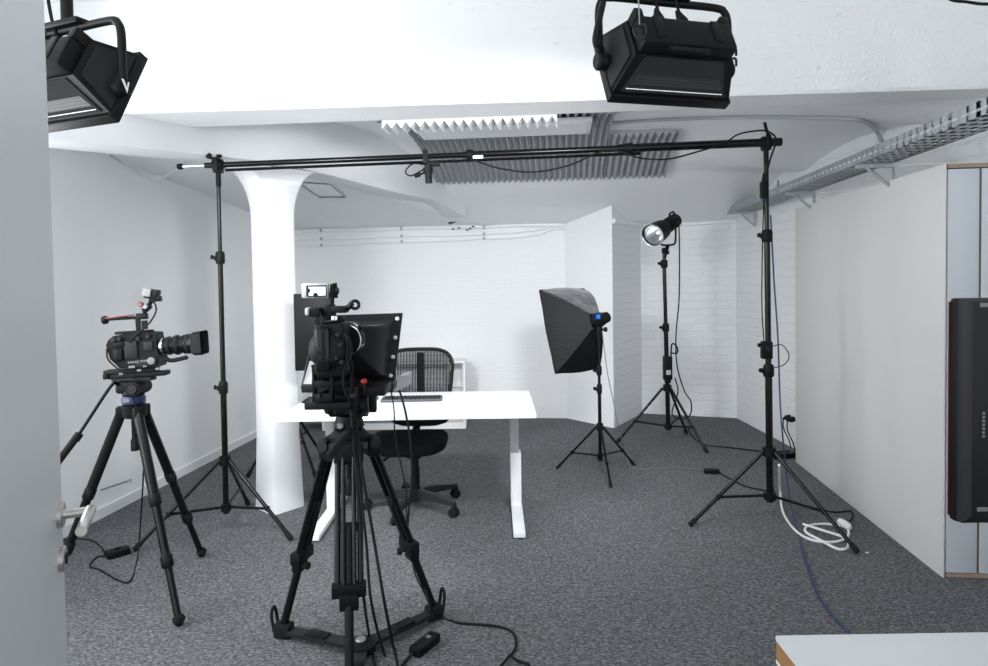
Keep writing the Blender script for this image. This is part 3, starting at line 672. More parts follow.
# body: side outline extruded across
out = [(-.15, .23), (-.165, .20), (-.15, .12), (-.10, .062), (.105, .055), (.115, .10), (.10, .25), (.02, .262), (-.12, .25)]
bd = cm().prism([(x, -.055, z) for x, z in out], (0, .13, 0)).build('body', plastic, c1)
cm().box((-.03, -.06, .165), (.07, .014, .10), bevel=.004).box((.065, -.06, .18), (.05, .012, .05), bevel=.004).box((.045, -.06, .085), (.11, .012, .04), bevel=.004).build('side_panel', char, bd)
cm().box((-.10, -.062, .14), (.05, .02, .07), bevel=.008).box((-.09, -.064, .20), (.06, .016, .03), bevel=.006).build('hand_grip', plastic, bd)
for x, z, r in ((-.115, .225, .014), (-.085, .23, .012), (.015, .225, .012), (.07, .235, .012)): cm().rev((x, -.055, z), (x, -.075, z), [(0, r), (.018, r), (.02, r*.8)], 14).build('button', char, bd)
cm().rev((.078, -.066, .095), (.078, -.074, .095), [(0, .021), (.007, .021), (.008, .018)], 20).build('round_badge', dimmark, bd)
mk = cm()
for i in range(5): mk.box((-.045+i*.0125, -.0675, .094), (.008, .002, .012))
for i in range(4): mk.box((.022+i*.010, -.0675, .098), (.006, .002, .01))
mk.box((-.03, -.0675, .068), (.035, .002, .014)).box((.04, -.0675, .066), (.02, .002, .008)); mk.build('lettering', dimmark, bd)
cm().box((-.03, 0, .262), (.20, .05, .016), bevel=.004).build('top_plate', plastic, c1)
hn = cm().box((-.09, 0, .345), (.22, .028, .018), bevel=.006).box((.02, 0, .35), (.06, .035, .035), bevel=.006).box((-.005, 0, .305), (.02, .025, .07)).box((.03, 0, .30), (.025, .025, .05)).build('top_handle', plastic, c1)
cm().rev((-.20, 0, .34), (-.17, 0, .343), [(0, .018), (.006, .024), (.024, .024), (.03, .018)], 14).build('handle_end', black, hn)
cm().tube([(-.18, -.016, .35), (-.02, -.016, .362)], .005, 6).build('handle_trim', pinkr, hn)
ar = cm().tube([(.03, 0, .37), (.055, 0, .40), (.08, 0, .44)], .013, 8).box((.05, 0, .395), (.05, .04, .03), ry=rad(-40), bevel=.006).build('viewfinder_arm', plastic, c1)
cm().rev((.032, -.02, .42), (.032, -.05, .42), [(0, .012), (.02, .016), (.03, .012)], 10).build('red_knob', pinkr, ar)
cm().rev((.055, -.02, .405), (.055, -.04, .405), [(0, .012), (.02, .012)], 10).build('chrome_knob', greymet, ar)
cm().box((.085, 0, .475), (.075, .06, .055), ry=rad(12), bevel=.007).box((.10, 0, .445), (.06, .05, .03), bevel=.005).build('viewfinder', plastic, c1)
cm().box((.068, -.035, .485), (.045, .012, .045), ry=rad(12), bevel=.003).build('viewfinder_screen', boxgrey, c1)
lx = lambda t: (.11+t, 0, .168+t*.03)
ln = cm().rev(lx(0), lx(.3), [(0, .045), (.025, .045), (.027, .05), (.06, .05), (.062, .047), (.075, .047), (.077, .054), (.11, .054), (.112, .05), (.13, .05), (.132, .056), (.18, .058), (.19, .061), (.215, .061)], 28).build('lens', gloss, c1)
cm().rev(lx(0), lx(.3), [(.004, .046), (.006, .0475), (.018, .0475), (.02, .046)], 28).build('chrome_ring', chrome, ln)
for t in (.05, .095, .155): cm().rev(lx(0), lx(.3), [(t-.008, .0505+.004*(t > .06)), (t-.007, .054+.004*(t > .06)), (t+.007, .054+.004*(t > .06)), (t+.008, .0505+.004*(t > .06))], 36).build('focus_ring', rubber, ln)
def hood(t, a, b): p = V(lx(t)); return [p+V((0, sx*a, sz*b)) for sx, sz in ((-1, -.8), (-.8, -1), (.8, -1), (1, -.8), (1, .8), (.8, 1), (-.8, 1), (-1, .8))]
cm().loft([hood(.185, .06, .055), hood(.20, .066, .066), hood(.245, .075, .068)], cap=False).loft([hood(.246, .072, .065), hood(.2, .06, .06)], cap=False).build('lens_hood', plastic, ln)
cm().rev(lx(.2), lx(.3), [(0, .001), (.004, .05), (.006, .05)], 24, cap=False).build('front_glass', lens_glass, ln)
cm().tube(smooth_path([(.13, -.02, .115), (.15, -.03, .095), (.18, -.03, .085), (.25, -.03, .095), (.262, -.03, .10)], 5), .013, 8).build('zoom_grip', plastic, c1)
cable_part([TC @ V(p) for p in ((.10, -.03, .44), (.115, -.04, .38), (.08, -.06, .31), (.0, -.07, .24), (-.03, -.075, .21))], .004, rubber, c1, 'video_lead')
cable_part([TC @ V(p) for p in ((-.16, -.06, .18), (-.15, -.075, .12), (-.09, -.08, .055), (-.02, -.07, .0), (.04, -.06, -.02))], .004, rubber, c1, 'power_lead')
# charger on the carpet + lead
b = F(117.5, 552, .02); a = thing('power_brick', 'black power adapter lying on the carpet by the left tripod', 'power adapter', b-V((0, 0, .02)), 'power bricks on the carpet')
MB().box(b, (.115, .075, .036), rz=.75, bevel=.007).build('case', plastic, a)
MB().box(b+V((0, 0, .02)), (.03, .02, .006), rz=.75).build('switch', rubber, a)
cable_part([b+V((-.05, -.03, 0)), F(101, 547, .01), F(90, 540, .02), F(70, 539, .03), F(62, 541, .03)], .004, rubber, a, 'lead')
cable('camera_power_lead', 'thin black lead falling from the left camera to the adapter on the carpet', [hd+V((.02, -.06, .03)), D(143, 430, 3.14), D(143.5, 470, 3.1), F(140, 530, .12), F(137, 560, .006), F(130, 581, .006), F(118, 580, .006), F(100, 570, .006), F(90, 566, .006), F(97, 557, .006), b+V((-.03, -.02, -.012))], .004, rubber)

# ---- centre tripod with ground spreader
ap = V((-.60, 2.66, .865)); t2 = thing('tripod', 'heavy black twin-tube tripod with a ground spreader in the centre foreground', 'tripod', (ap.x, ap.y, 0), 'camera tripods')
lf, rf_, ff = F(284, 637), F(434, 619), V((-.53, 2.26, 0)); hub = V((-.555, 2.585, .045))
MB().rev(ap+V((0, 0, -.06)), ap+V((0, 0, .03)), [(0, .05), (.015, .075), (.07, .08), (.09, .06)], 20).build('spider', plastic, t2)
MB().cyl(ap+V((0, 0, -.05)), ap+V((0, 0, -.24)), .015).rev(ap+V((0, 0, -.17)), ap+V((0, 0, -.24)), [(0, .015), (.01, .022), (.07, .02)], 12).build('tie_down_handle', plastic, t2)
for f in (lf, rf_, ff):
    d = V((f.x-ap.x, f.y-ap.y, 0)).normalized(); sd = V((-d.y, d.x, 0)); a = ap+d*.085+V((0, 0, -.035)); b = f+V((0, 0, .05)); e = b-a; rz = math.atan2(d.y, d.x); en = e.normalized()
    lg = MB()
    for s in (-1, 1): lg.cyl(a+sd*s*.042, a+e*.60+sd*s*.042, .0115); lg.cyl(a+sd*s*.02+d*.012, a+e*.60+sd*s*.02+d*.012, .009)
    lg = lg.build('leg', gloss, t2)
    MB().box(a+en*.01, (.05, .115, .085), rz=rz, bevel=.012).build('leg_joint', plastic, lg)
    MB().cyl(a+sd*.075+V((0, 0, .01)), a-sd*.075+V((0, 0, .01)), .022).build('hinge_bolt', char, lg)
    p = a+e*.60; MB().box(p, (.045, .125, .05), rz=rz, bevel=.006).box(p+en*.04, (.04, .07, .06), rz=rz, bevel=.006).build('leg_clamp', plastic, lg)
    knob(MB(), p+en*.035-d*.02+sd*.02, -d+sd*.3, .016, .035).build('clamp_knob', char, lg)
    MB().cyl(a+e*.34, b, .0165).build('inner_tube', black, lg)
    MB().box(a+e*.34, (.03, .07, .03), rz=rz, bevel=.004).build('inner_yoke', plastic, lg)
    MB().box(f+V((0, 0, .032)), (.075, .055, .06), rz=rz, bevel=.01).build('foot', rubber, lg)
    q_ = f+d*.035; MB().tube(smooth_path([q_+V((0, 0, .03))+sd*.018, q_+d*.01+V((0, 0, .10))+sd*.018, q_+d*.01+V((0, 0, .125)), q_+d*.01+V((0, 0, .10))-sd*.018, q_+V((0, 0, .03))-sd*.018], 4), .007, 8).build('foot_strap', rubber, lg)
    g = V((f.x, f.y, .022)); hb_ = V((hub.x, hub.y, .03)); dv = (g-hb_); sdv = V((-dv.y, dv.x, 0)).normalized()
    arm = MB().prism([hb_+sdv*.03, hb_+dv*.55+sdv*.028, g+dv*.08+sdv*.022, g+dv*.08-sdv*.022, hb_+dv*.55-sdv*.028, hb_-sdv*.03], (0, 0, .016)).build('spreader_arm', char, t2)
    MB().box(hb_+dv*.55+V((0, 0, .018)), (.10, .05, .012), rz=math.atan2(dv.y, dv.x), bevel=.003).build('arm_lock', plastic, arm)
MB().rev(hub-V((0, 0, .03)), hub+V((0, 0, .02)), [(0, .05), (.005, .06), (.035, .06), (.045, .02), (.05, .02)], 18).build('spreader_hub', plastic, t2)
MB().rev(hub+V((0, 0, .018)), hub+V((0, 0, .024)), [(0, .022), (.006, .018)], 16, cap=True).build('hub_cap', greymet, t2)
hd2 = ap+V((0, 0, .03))
mb = MB().rev(hd2, hd2+V((0, 0, .06)), [(0, .05), (.015, .062), (.06, .05)], 22).box(hd2+V((0, .01, .115)), (.11, .13, .10), bevel=.02, seg=3).cyl(hd2+V((-.075, .01, .10)), hd2+V((.075, .01, .10)), .05, seg=22)
mb.build('fluid_head', plastic, t2)
MB().rev(hd2+V((-.075, .01, .10)), hd2+V((-.095, .01, .10)), [(0, .042), (.02, .036)], 20).build('drag_dial', red if False else char, t2)
MB().tube([hd2+V((-.06, -.045, .13)), hd2+V((-.02, -.055, .105)), hd2+V((.01, -.055, .12))], .006, 8).build('red_lever', red, t2)
MB().rev(hd2+V((-.02, -.065, .03)), hd2+V((-.02, -.075, .03)), [(0, .013), (.01, .011)], 16).build('bubble_level', greymet, t2)
MB().box(hd2+V((.0, .02, .178)), (.12, .22, .026), bevel=.005).build('quick_plate', plastic, t2)
p0, p1 = hd2+V((.075, -.02, .09)), D(328, 458, 2.36)
hn = MB().tube([p0, p0.lerp(p1, .6)], .0105, 10).build('pan_handle', black, t2)
MB().tube([p0.lerp(p1, .55), p1], .0165, 12).build('grip', rubber, hn)
MB().box(hd2+V((.095, .02, .11)), (.03, .03, .09), bevel=.006).box(hd2+V((.12, .02, .15)), (.06, .025, .022), bevel=.005).build('handle_bracket', plastic, t2)
# ---- teleprompter (rig on the head): plates, rails, hood
tz = hd2.z+.191
tp = thing('teleprompter', 'black teleprompter with a large hood and white bolts on the centre tripod', 'teleprompter', (ap.x, ap.y+.02, tz))
def pbox(mb, x0, y0, x1, y1, z0, z1, bevel=.004):
    """box whose front face fills the given picture rectangle at distance z0, z1 its far side"""
    a, b = D(x0, y0, z0), D(x1, y1, z0); c = (a+b)/2; return mb.box((c.x, (z0+z1)/2, c.z), (abs(b.x-a.x), z1-z0, abs(b.z-a.z)), bevel=bevel)
pl = [D(302, 387, 2.84), D(394, 384, 2.92), D(402.5, 313, 2.84), D(316, 316, 2.75)]
def rounded(cs, r=.14):
    o = []
    for i in range(4):
        p, a, b = cs[i], cs[i-1], cs[(i+1) % 4]
        for t in (1, .5, .15): o.append(p+(a-p)*r*t*.35)
        for t in (.15, .5, 1): o.append(p+(b-p)*r*t*.35)
    return o
fwd = V((0, 1, 0))
MB().prism(rounded(pl), fwd*.014).build('hood_frame', char, tp)
cen = sum(pl, V((0, 0, 0)))/4
r0 = [cen+(p-cen)*.82-fwd*.002 for p in pl]; nose = D(343, 341, 2.6)
r1 = [cen+(p-cen)*.72-fwd*.06 for p in pl]
r2 = [nose+(p-cen)*.38 for p in pl]
mb = MB().loft([rounded(r0, .3), rounded(r1, .4), rounded(r2, .7)]); mb.build('hood', mat('hood_cloth', (.011, .0115, .013), .36, bump=.12, bscale=9, spec=.35), tp, sharp=60)
for i, t in ((1, .08), (1, .38), (1, .68), (1, .97)):
    p = pl[1].lerp(pl[2], t)+(cen-pl[1].lerp(pl[2], t))*.10; MB().rev(p, p-fwd, [(0, .0095), (.005, .0095), (.01, .006)], 12).build('white_bolt', greypl, tp)
p = pl[0]+(cen-pl[0])*.10; MB().rev(p, p-fwd, [(0, .012), (.01, .01)], 10).build('black_bolt', black, tp)
MB().prism([pl[0]+V((.005, -.004, .006)), D(318, 386, 2.82), D(318, 362, 2.80), D(310, 361, 2.80)], -fwd*.006).build('lit_frame_corner', greypl, tp)  # pale grey stands in for light on this corner of the hood frame
gl = D(350, 352, 3.05)                # glass and hood on the talent side
MB().prism([V((gl.x-.20, 2.93, gl.z-.15)), V((gl.x+.20, 2.93, gl.z-.15)), V((gl.x+.20, 3.20, gl.z+.13)), V((gl.x-.20, 3.20, gl.z+.13))], (0, .004, .004)).build('beam_splitter', lens_glass, tp)
mb = MB()
pbox(mb, 301, 385, 393, 391.5, 2.80, 2.92); pbox(mb, 304, 403, 350, 409.5, 2.54, 2.64); mb.build('base_plate', plastic, tp)
mb = MB()
for x in (318, 352): 
    p = D(x, 396, 2.5); mb.cyl(p, V((p.x, 3.05, p.z)), .0085)
mb.build('rod', char, tp)
mb = MB()   # side cage with two openings
for x0, y0, x1, y1 in ((311.5, 366, 333, 372), (311.5, 381, 333, 388), (312, 394, 333, 402), (311.5, 366, 315, 402), (329.5, 366, 333, 402), (321, 372, 323, 382)): pbox(mb, x0, y0, x1, y1, 2.52, 2.56, .002)
pbox(mb, 311, 365.2, 333, 367, 2.50, 2.58, .001); mb.build('side_cage', plastic, tp)
mb = MB(); pbox(mb, 333, 388, 385, 396, 2.62, 2.78); pbox(mb, 345, 392, 352, 415, 2.6, 2.7); mb.build('mounting_block', plastic, tp)
p = D(364, 381.5, 2.60); MB().ball(p, .0125).build('red_knob', red, tp); MB().rev(p-V((0, 0, .012)), p-V((0, 0, .05)), [(0, .006), (.02, .011), (.038, .011)], 10).build('knob_stem', plastic, tp)
mb = MB(); pbox(mb, 355, 388.5, 358, 391, 2.6, 2.62, 0); pbox(mb, 350, 388.5, 353, 391, 2.6, 2.62, 0); mb.build('white_label', mark, tp)
q0 = D(400, 383, 3.0)
MB().prism([D(393, 382, 2.9), D(393, 391, 2.9), D(396, 391.5, 2.92), D(408, 386, 3.06), D(408, 375, 3.06), D(400, 376, 3.0)], (0, .12, 0)).build('prompter_display', boxgrey, tp)
# ---- centre camera seen from behind
c2 = thing('cinema_camera', 'black cinema camera in the centre, seen from behind its teleprompter hood', 'camera', D(330, 402, 2.5), 'cinema cameras')
mb = MB(); z0 = 2.46
mb.rev(D(331, 349, z0-.02), D(331, 349, z0+.16), [(0, .04), (.006, .06), (.03, .078), (.12, .085), (.18, .07)], 22)
pbox(mb, 312, 323, 345, 378, z0, z0+.14, .02)
bd = mb.build('body', plastic, c2)
mb = MB(); pbox(mb, 314, 328, 330, 372, z0-.03, z0+.02, .012); mb.build('battery', gloss, bd)
for px, py in ((338, 335), (341, 345), (337, 358), (342, 362)): 
    p = D(px, py, z0-.01); MB().rev(p+fwd*.02, p-fwd*.02, [(0, .009), (.03, .009), (.034, .006)], 12).build('button', char, bd)
lp_ = D(347, 339, 2.58); MB().rev(lp_, lp_+fwd, [(0, .06), (.02, .066), (.06, .066), (.08, .05), (.16, .05)], 26).build('lens', gloss, c2)
pr = D(347, 340, 2.555); MB().rev(pr, pr+V((.25, 1, 0)), [(-.001, .057), (.0, .060), (.003, .060), (.004, .057)], 30, cap=False).build('chrome_ring', chrome, c2)
MB().tube([D(351, 360, 2.5), D(353, 385, 2.52), D(349, 402, 2.55)], .007, 8).build('rod_arm', black, c2)
mb = MB(); pbox(mb, 306.5, 307.5, 320, 317.5, 2.44, 2.56, .012); vf = mb.build('viewfinder', plastic, c2)
mb = MB(); pbox(mb, 304.5, 308, 308.5, 315.5, 2.43, 2.5, .005); mb.build('eyepiece', greypl, vf)
mb = MB(); pbox(mb, 322, 305, 332, 320, 2.48, 2.56, .008); pbox(mb, 330, 306.5, 346, 313, 2.48, 2.54, .006); pbox(mb, 331, 316, 342, 323.5, 2.5, 2.56, .006); mb.build('top_handle', plastic, c2)
mb = MB(); pbox(mb, 331, 316, 337, 321, 2.47, 2.49, .003); mb.build('silver_fitting', chrome, c2)
MB().tube(smooth_path([D(342, 310, 2.5), D(349, 307, 2.5), D(352, 303, 2.5)], 4), .011, 8).build('accessory_arm', plastic, c2)
rc = D(355, 304.7, 2.5); MB().tube([rc+V((math.cos(a*PI/8)*.015, 0, math.sin(a*PI/8)*.015)) for a in range(17)], .0065, 8).build('ring_clamp', plastic, c2)
MB().tube([D(331, 307, 2.52), D(333, 284, 2.52)], .011, 8).box(D(335, 291, 2.53), (.02, .03, .03), bevel=.004).build('monitor_arm', plastic, c2)
mb = MB(); pbox(mb, 301, 283.5, 328.5, 298, 2.5, 2.52, .006); mo = mb.build('monitor', mat('silver_plastic', (.30, .31, .32), .4, metal=.3), c2)
mb = MB(); pbox(mb, 306, 285.5, 326.5, 296.5, 2.496, 2.501, .001); mb.build('screen_border', black, mo)
mb = MB(); pbox(mb, 308.5, 287, 325.5, 295.5, 2.493, 2.4965, .0005); mb.build('screen', screen, mo)
mb = MB(); pbox(mb, 308.2, 288.5, 310, 292.5, 2.4915, 2.4935, 0); p = D(315.5, 295, 2.492); mb.rev(p, p-fwd*.002, [(0, .009), (.001, .009)], 12); mb.build('picture', plastic, mo)
MB().tube([D(335, 283, 2.53), D(336, 298, 2.53)], .008, 6).rev(D(336, 291, 2.52), D(337.5, 291, 2.52), [(0, .012), (.01, .012)], 8).build('monitor_clamp', plastic, c2)
cable_part([D(343, 330, 2.48), D(347, 340, 2.46), D(347, 360, 2.46), D(343, 378, 2.47), D(346, 395, 2.5)], .005, rubber, c2, 'side_lead')
cable_part([D(320, 312, 2.45), D(322, 322, 2.44), D(318, 332, 2.44)], .004, rubber, c2, 'eyepiece_lead')
# cables hanging from the rig to the carpet
cable('hanging_cable', 'black cable hanging in front of the centre tripod, leftmost of three', [D(351, 410, 2.52), D(356, 470, 2.5), D(361, 530, 2.46), D(363, 590, 2.4), F(370, 640, .03), F(377, 672, .006), F(390, 700, .006)], .0055, rubber, 'cables hanging at the centre tripod')
cable('hanging_cable', 'black cable hanging in front of the centre tripod, middle of three', [D(352, 410, 2.53), D(358, 470, 2.5), D(366, 540, 2.45), D(371, 600, 2.38), F(383, 650, .02), F(394, 676, .006), F(412, 700, .006)], .0055, rubber, 'cables hanging at the centre tripod')
cable('hanging_cable', 'black cable hanging in front of the centre tripod, rightmost of three', [D(355, 412, 2.54), D(362, 470, 2.5), D(374, 540, 2.45), D(384, 600, 2.38), F(392, 640, .03), F(398, 668, .006), F(402, 700, .006)], .006, rubber, 'cables hanging at the centre tripod')
cable('display_cable', 'black cable dropping from the grey display box past the chair, then along the carpet', [D(399, 389, 3.05), D(405, 410, 3.0), D(410, 440, 2.98), D(412, 480, 2.95), D(408, 520, 2.92), D(409, 545, 2.92), D(421, 575, 2.9), F(430, 605, .12), F(440, 617, .006), F(460, 623, .006), F(495, 626, .006), F(512, 632, .006), F(516, 645, .006), F(510, 657, .006)], .0055, rubber)
cable('display_lead', 'thin dark lead dropping from the grey display box in front of the chair seat', [D(391, 390, 2.95), D(394, 410, 2.95), D(395, 435, 2.95), D(400, 460, 2.95), D(406, 490, 2.93), D(407, 520, 2.92), D(414, 570, 2.9), F(426, 596, .12), F(436, 615, .01)], .0035, rubber)
cable('tied_cable', 'black cable ends with a tie on the carpet right of the centre tripod', [F(500, 667, .006), F(506, 660, .012), F(510, 656, .016), F(518, 661, .012), F(530, 665, .006)], .006, rubber)
b = F(425, 644, .02); a = thing('power_brick', 'black power brick with a white mark on the carpet in front of the centre tripod', 'power adapter', b-V((0, 0, .02)), 'power bricks on the carpet')
MB().box(b, (.055, .145, .038), rz=rad(-32), bevel=.008).build('case', plastic, a)
MB().box(b+V((.012, .02, .0195)), (.02, .018, .002), rz=rad(-32)).build('label_mark', dimmark, a)
cable_part([b-V((.04, .065, 0)), F(408, 658, .008), F(400, 668, .006), F(385, 680, .006)], .006, rubber, a, 'lead')

# ================================================================== DESK AREA
DX0, DX1, DY0, DY1, DH = -1.235, .228, 3.655, 4.43, .74
dk = thing('desk', 'white height-adjustable desk behind the centre camera', 'desk', ((DX0+DX1)/2, (DY0+DY1)/2, 0))
MB().box(((DX0+DX1)/2, (DY0+DY1)/2, DH-.0125), (DX1-DX0, DY1-DY0, .025), bevel=.003).build('tabletop', deskw, dk)
for x, xf in ((.118, .118), (-1.07, -1.07)):
    lg = MB().box((x, 4.22, .53), (.055, .08, .36), bevel=.004).build('leg', greypl, dk)
    MB().box((x+.006, 4.22, .21), (.068, .095, .34), bevel=.004).build('lower_leg', whitemet, lg)
    MB().box((x+.008, 4.09, .026), (.07, .74, .034), bevel=.006).build('foot', whitemet, lg)
    for y in (3.76, 4.42): MB().cyl((x+.008, y, 0), (x+.008, y, .013), .022).build('levelling_pad', rubber, lg)
MB().box((-.47, 4.24, .685), (1.2, .05, .04)).build('crossbeam', whitemet, dk)
MB().box((-.47, 4.38, .665), (.62, .05, .05)).build('cable_duct', greymet, dk)
kb = F(412, 399, DH+.008); k = thing('keyboard', 'dark grey flat keyboard on the white desk', 'keyboard', (kb.x, kb.y, DH))
MB().box((kb.x, kb.y, DH+.009), (.38, .13, .016), rz=rad(2), bevel=.004).build('case', mat('keyboard_grey', (.07, .072, .078), .5, spec=.3), k)
mb = MB()
for r in range(5):
    for i in range(15): mb.box((kb.x-.168+i*.024, kb.y-.048+r*.023, DH+.019), (.02, .019, .006), bevel=.002, seg=1)
mb.build('key', char, k)
ms = F(373, 398.5, DH+.01); m_ = thing('mouse', 'dark computer mouse left of the keyboard', 'mouse', (ms.x, ms.y, DH))
MB().ball((ms.x, ms.y, DH+.012), .032, (1.05, 1.6, .75)).build('shell', greymet, m_)
# black display on the desk, behind the rig
mn = thing('computer_monitor', 'black flat monitor standing on the left of the white desk', 'monitor', (-1.1, 4.14, DH))
a, b = D(294, 294, 4.14), D(333, 370, 4.14)
MB().box(((a.x+b.x)/2, 4.14, (a.z+b.z)/2), (b.x-a.x, .035, a.z-b.z), bevel=.005).build('casing', plastic, mn)
MB().box(((a.x+b.x)/2, 4.16, (a.z+b.z)/2), (b.x-a.x-.02, .006, a.z-b.z-.02)).build('screen', gloss, mn)
cx_ = (a.x+b.x)/2+.04
MB().box((cx_, 4.17, .90), (.05, .03, .32), bevel=.004).build('neck', plastic, mn)
MB().box((cx_, 4.17, DH+.007), (.22, .18, .012), bevel=.004).build('stand_foot', plastic, mn)
# ---- chair
ch = thing('office_chair', 'black mesh-backed office chair behind the white desk', 'chair', (-.535, 4.27, 0))
cc = V((-.535, 4.27, 0))
MB().rev(cc+V((0, 0, .05)), cc+V((0, 0, .13)), [(0, .03), (.01, .045), (.06, .042), (.08, .03)], 18).build('hub', char, ch)
MB().cyl(cc+V((0, 0, .12)), cc+V((0, 0, .27)), .029).cyl(cc+V((0, 0, .25)), cc+V((0, 0, .40)), .024).box(cc+V((0, 0, .38)), (.1, .14, .07), bevel=.012).build('gas_column', plastic, ch)
for k in range(5):
    a = rad(-36+72*k+2); d = V((math.cos(a), math.sin(a), 0)); s = V((-d.y, d.x, 0)); p = cc+d*.315
    rings = []
    for t, z, w, h in ((.03, .10, .03, .03), (.15, .102, .026, .022), (.28, .088, .02, .014), (.325, .084, .018, .012)):
        q_ = cc+d*t+V((0, 0, z)); rings.append([q_+s*w-V((0, 0, h)), q_-s*w-V((0, 0, h)), q_-s*w*.7+V((0, 0, h)), q_+s*w*.7+V((0, 0, h))])
    lg = MB().loft(rings).build('base_leg', char, ch)
    w_ = V((p.x, p.y, .03)); mb = MB()
    for o in (-1, 1): mb.rev(w_+s*o*.006, w_+s*o*.026, [(0, .026), (.004, .029), (.016, .029), (.02, .024)], 16)
    mb.build('caster', rubber, lg); MB().cyl(w_, w_+V((0, 0, .055)), .008).ball(w_+V((0, 0, .03)), .022, (1, 1, .9)).build('caster_fork', plastic, lg)
# seat: rounded cushion
def seat_ring(z, k):
    o = []
    for i in range(32):
        a = 2*PI*i/32; c_, s_ = math.cos(a), math.sin(a); e = .55
        o.append((cc.x-.035+.255*k*math.copysign(abs(c_)**e, c_), cc.y-.02+.24*k*math.copysign(abs(s_)**e, s_), z+.012*(abs(c_)**2)))
    return o
MB().loft([seat_ring(.397, .72), seat_ring(.399, .86), seat_ring(.414, .97), seat_ring(.44, 1), seat_ring(.462, .98), seat_ring(.478, .90), seat_ring(.483, .75)]).build('seat', fabric, ch, sharp=70)
MB().tube(smooth_path([cc+V((-.03, -.02, .39)), cc+V((-.14, -.04, .37)), cc+V((-.2, -.05, .335)), cc+V((-.27, -.05, .325))], 5), .011, 8).build('lever', plastic, ch)
# backrest outline (front view, plan frame), tilted back a little
bx = D(421.5, 400, 4.66).x
def bpt(u, z): return V((bx+u, 4.57+.12*(z-.6)+.10*(u/.24)**2*-.4, z))
prof = []
N = 44
for i in range(N):
    a = 2*PI*i/N; c_, s_ = math.cos(a), math.sin(a); e = .5
    zz = .80+.213*math.copysign(abs(s_)**e, s_); wid = .205+.032*sstep(.6, .98, zz)
    prof.append((wid*math.copysign(abs(c_)**e, c_), zz))
fr_ = MB(); pts = [bpt(u, z) for u, z in prof]; fr_.tube(pts+[pts[0], pts[1]], .0135, 8); fr_.build('back_frame', plastic, ch)
def halfw(z):
    t = min(1, abs((z-.80)/.213)); wid = .205+.032*sstep(.6, .98, z); return wid*(max(0, 1-t**4))**.25
ms_ = MB()
k = -21
while k <= 21:
    u = k*.0105; zs = [z for z in [.59+.0142*i for i in range(30)] if halfw(z) > abs(u)]
    if len(zs) > 2: ms_.tube([bpt(u, z) for z in zs], .0041, 4)
    k += 1
for i in range(30):
    z = .60+.0136*i; h = halfw(z)
    if h > .05 and i % 3 == 0: ms_.tube([bpt(-h+2*h*q_/8, z) for q_ in range(9)], .0012, 4)
ms_.build('back_mesh', fabric, ch)
MB().box((bx, 4.605, .74), (.05, .02, .50), rx=rad(-7), bevel=.006).build('spine', plastic, ch)
MB().tube(smooth_path([(bx, 4.60, .62), (bx-.02, 4.55, .50), (bx-.03, 4.48, .42), (cc.x, 4.34, .385)], 5), .026, 8).build('back_support', plastic, ch)
def lum(z, k): return [(bx+.215*k*math.copysign(abs(math.cos(a))**.6, math.cos(a)), 4.535+.035*math.sin(a), z) for a in [2*PI*i/20 for i in range(20)]]
MB().loft([lum(.49, .6), lum(.505, .85), lum(.53, .97), lum(.565, 1.0), lum(.60, .95)]).build('lumbar_pad', fabric, ch, sharp=70)
# ---- low white shelf unit by the back wall
sa = F(466, 428.5); xs0, xs1, y0, y1 = -1.75, sa.x, sa.y, sa.y+.30
sh = thing('sideboard', 'low white open sideboard with pale oak inside by the back wall', 'sideboard', ((xs0+xs1)/2, y0, 0))
H = .68; rz_ = 0
MB().box((xs1-.01, (y0+y1)/2, H/2), (.02, .30, H)).build('side_panel', whitemet, sh); MB().box((xs0+.01, (y0+y1)/2, H/2), (.02, .30, H)).build('side_panel', whitemet, sh)
MB().box(((xs0+xs1)/2, (y0+y1)/2, H-.01), (xs1-xs0-.042, .30, .02)).build('top_board', whitemet, sh)
MB().box(((xs0+xs1)/2, (y0+y1)/2, .03), (xs1-xs0-.042, .30, .06)).build('bottom_board', whitemet, sh)
MB().box(((xs0+xs1)/2, y1-.006, .205), (xs1-xs0-.044, .01, .28)).build('oak_back', oakl, sh)
MB().box(((xs0+xs1)/2, y1-.006, .515), (xs1-xs0-.044, .01, .28)).build('white_back', whitemet, sh)
MB().box(((xs0+xs1)/2, (y0+y1)/2, .36), (xs1-xs0-.044, .27, .018)).build('shelf', whitemet, sh)
MB().box((xs1-.155, (y0+y1)/2, .515), (.018, .27, .29)).build('divider', whitemet, sh)
bxs = thing('storage_box', 'dark storage box in the lower shelf of the white sideboard', 'box', (xs1-1.0, y0+.15, .06))
MB().box((xs1-1.0, y0+.15, .14), (1.4, .22, .15), bevel=.006).build('box_body', greymet, bxs); MB().box((xs1-1.0, y0+.15, .222), (1.41, .23, .012)).build('lid', char, bxs)

# ================================================================== FOREGROUND, RIGHT
tc_ = F(777, 635.5, .74)
tb = thing('table', 'white-topped table with an oak edge at the bottom right corner', 'table', (tc_.x+.5, tc_.y-.4, 0))
x0, y1 = tc_.x-.003, tc_.y; x1, y0 = x0+1.3, y1-.72
MB().box(((x0+x1)/2, (y0+y1)/2, .735), (x1-x0, y1-y0, .01)).build('top', mat('grey_white_laminate', (.60, .62, .625), .35), tb)
MB().box(((x0+x1)/2, (y0+y1)/2, .709), (x1-x0-.002, y1-y0-.002, .041)).build('oak_edge', oak, tb)
MB().box(((x0+x1)/2, (y0+y1)/2, .685), (x1-x0-.001, y1-y0-.001, .006)).build('white_strip', whitemet, tb)
MB().box(((x0+x1)/2, (y0+y1)/2, .652), (x1-x0-.004, y1-y0-.004, .06)).build('oak_apron', oak, tb)
for x in (x0+.04, x1-.04):
    for y in (y0+.04, y1-.04): MB().box((x, y, .311), (.05, .05, .622), bevel=.003).build('leg', oak, tb)
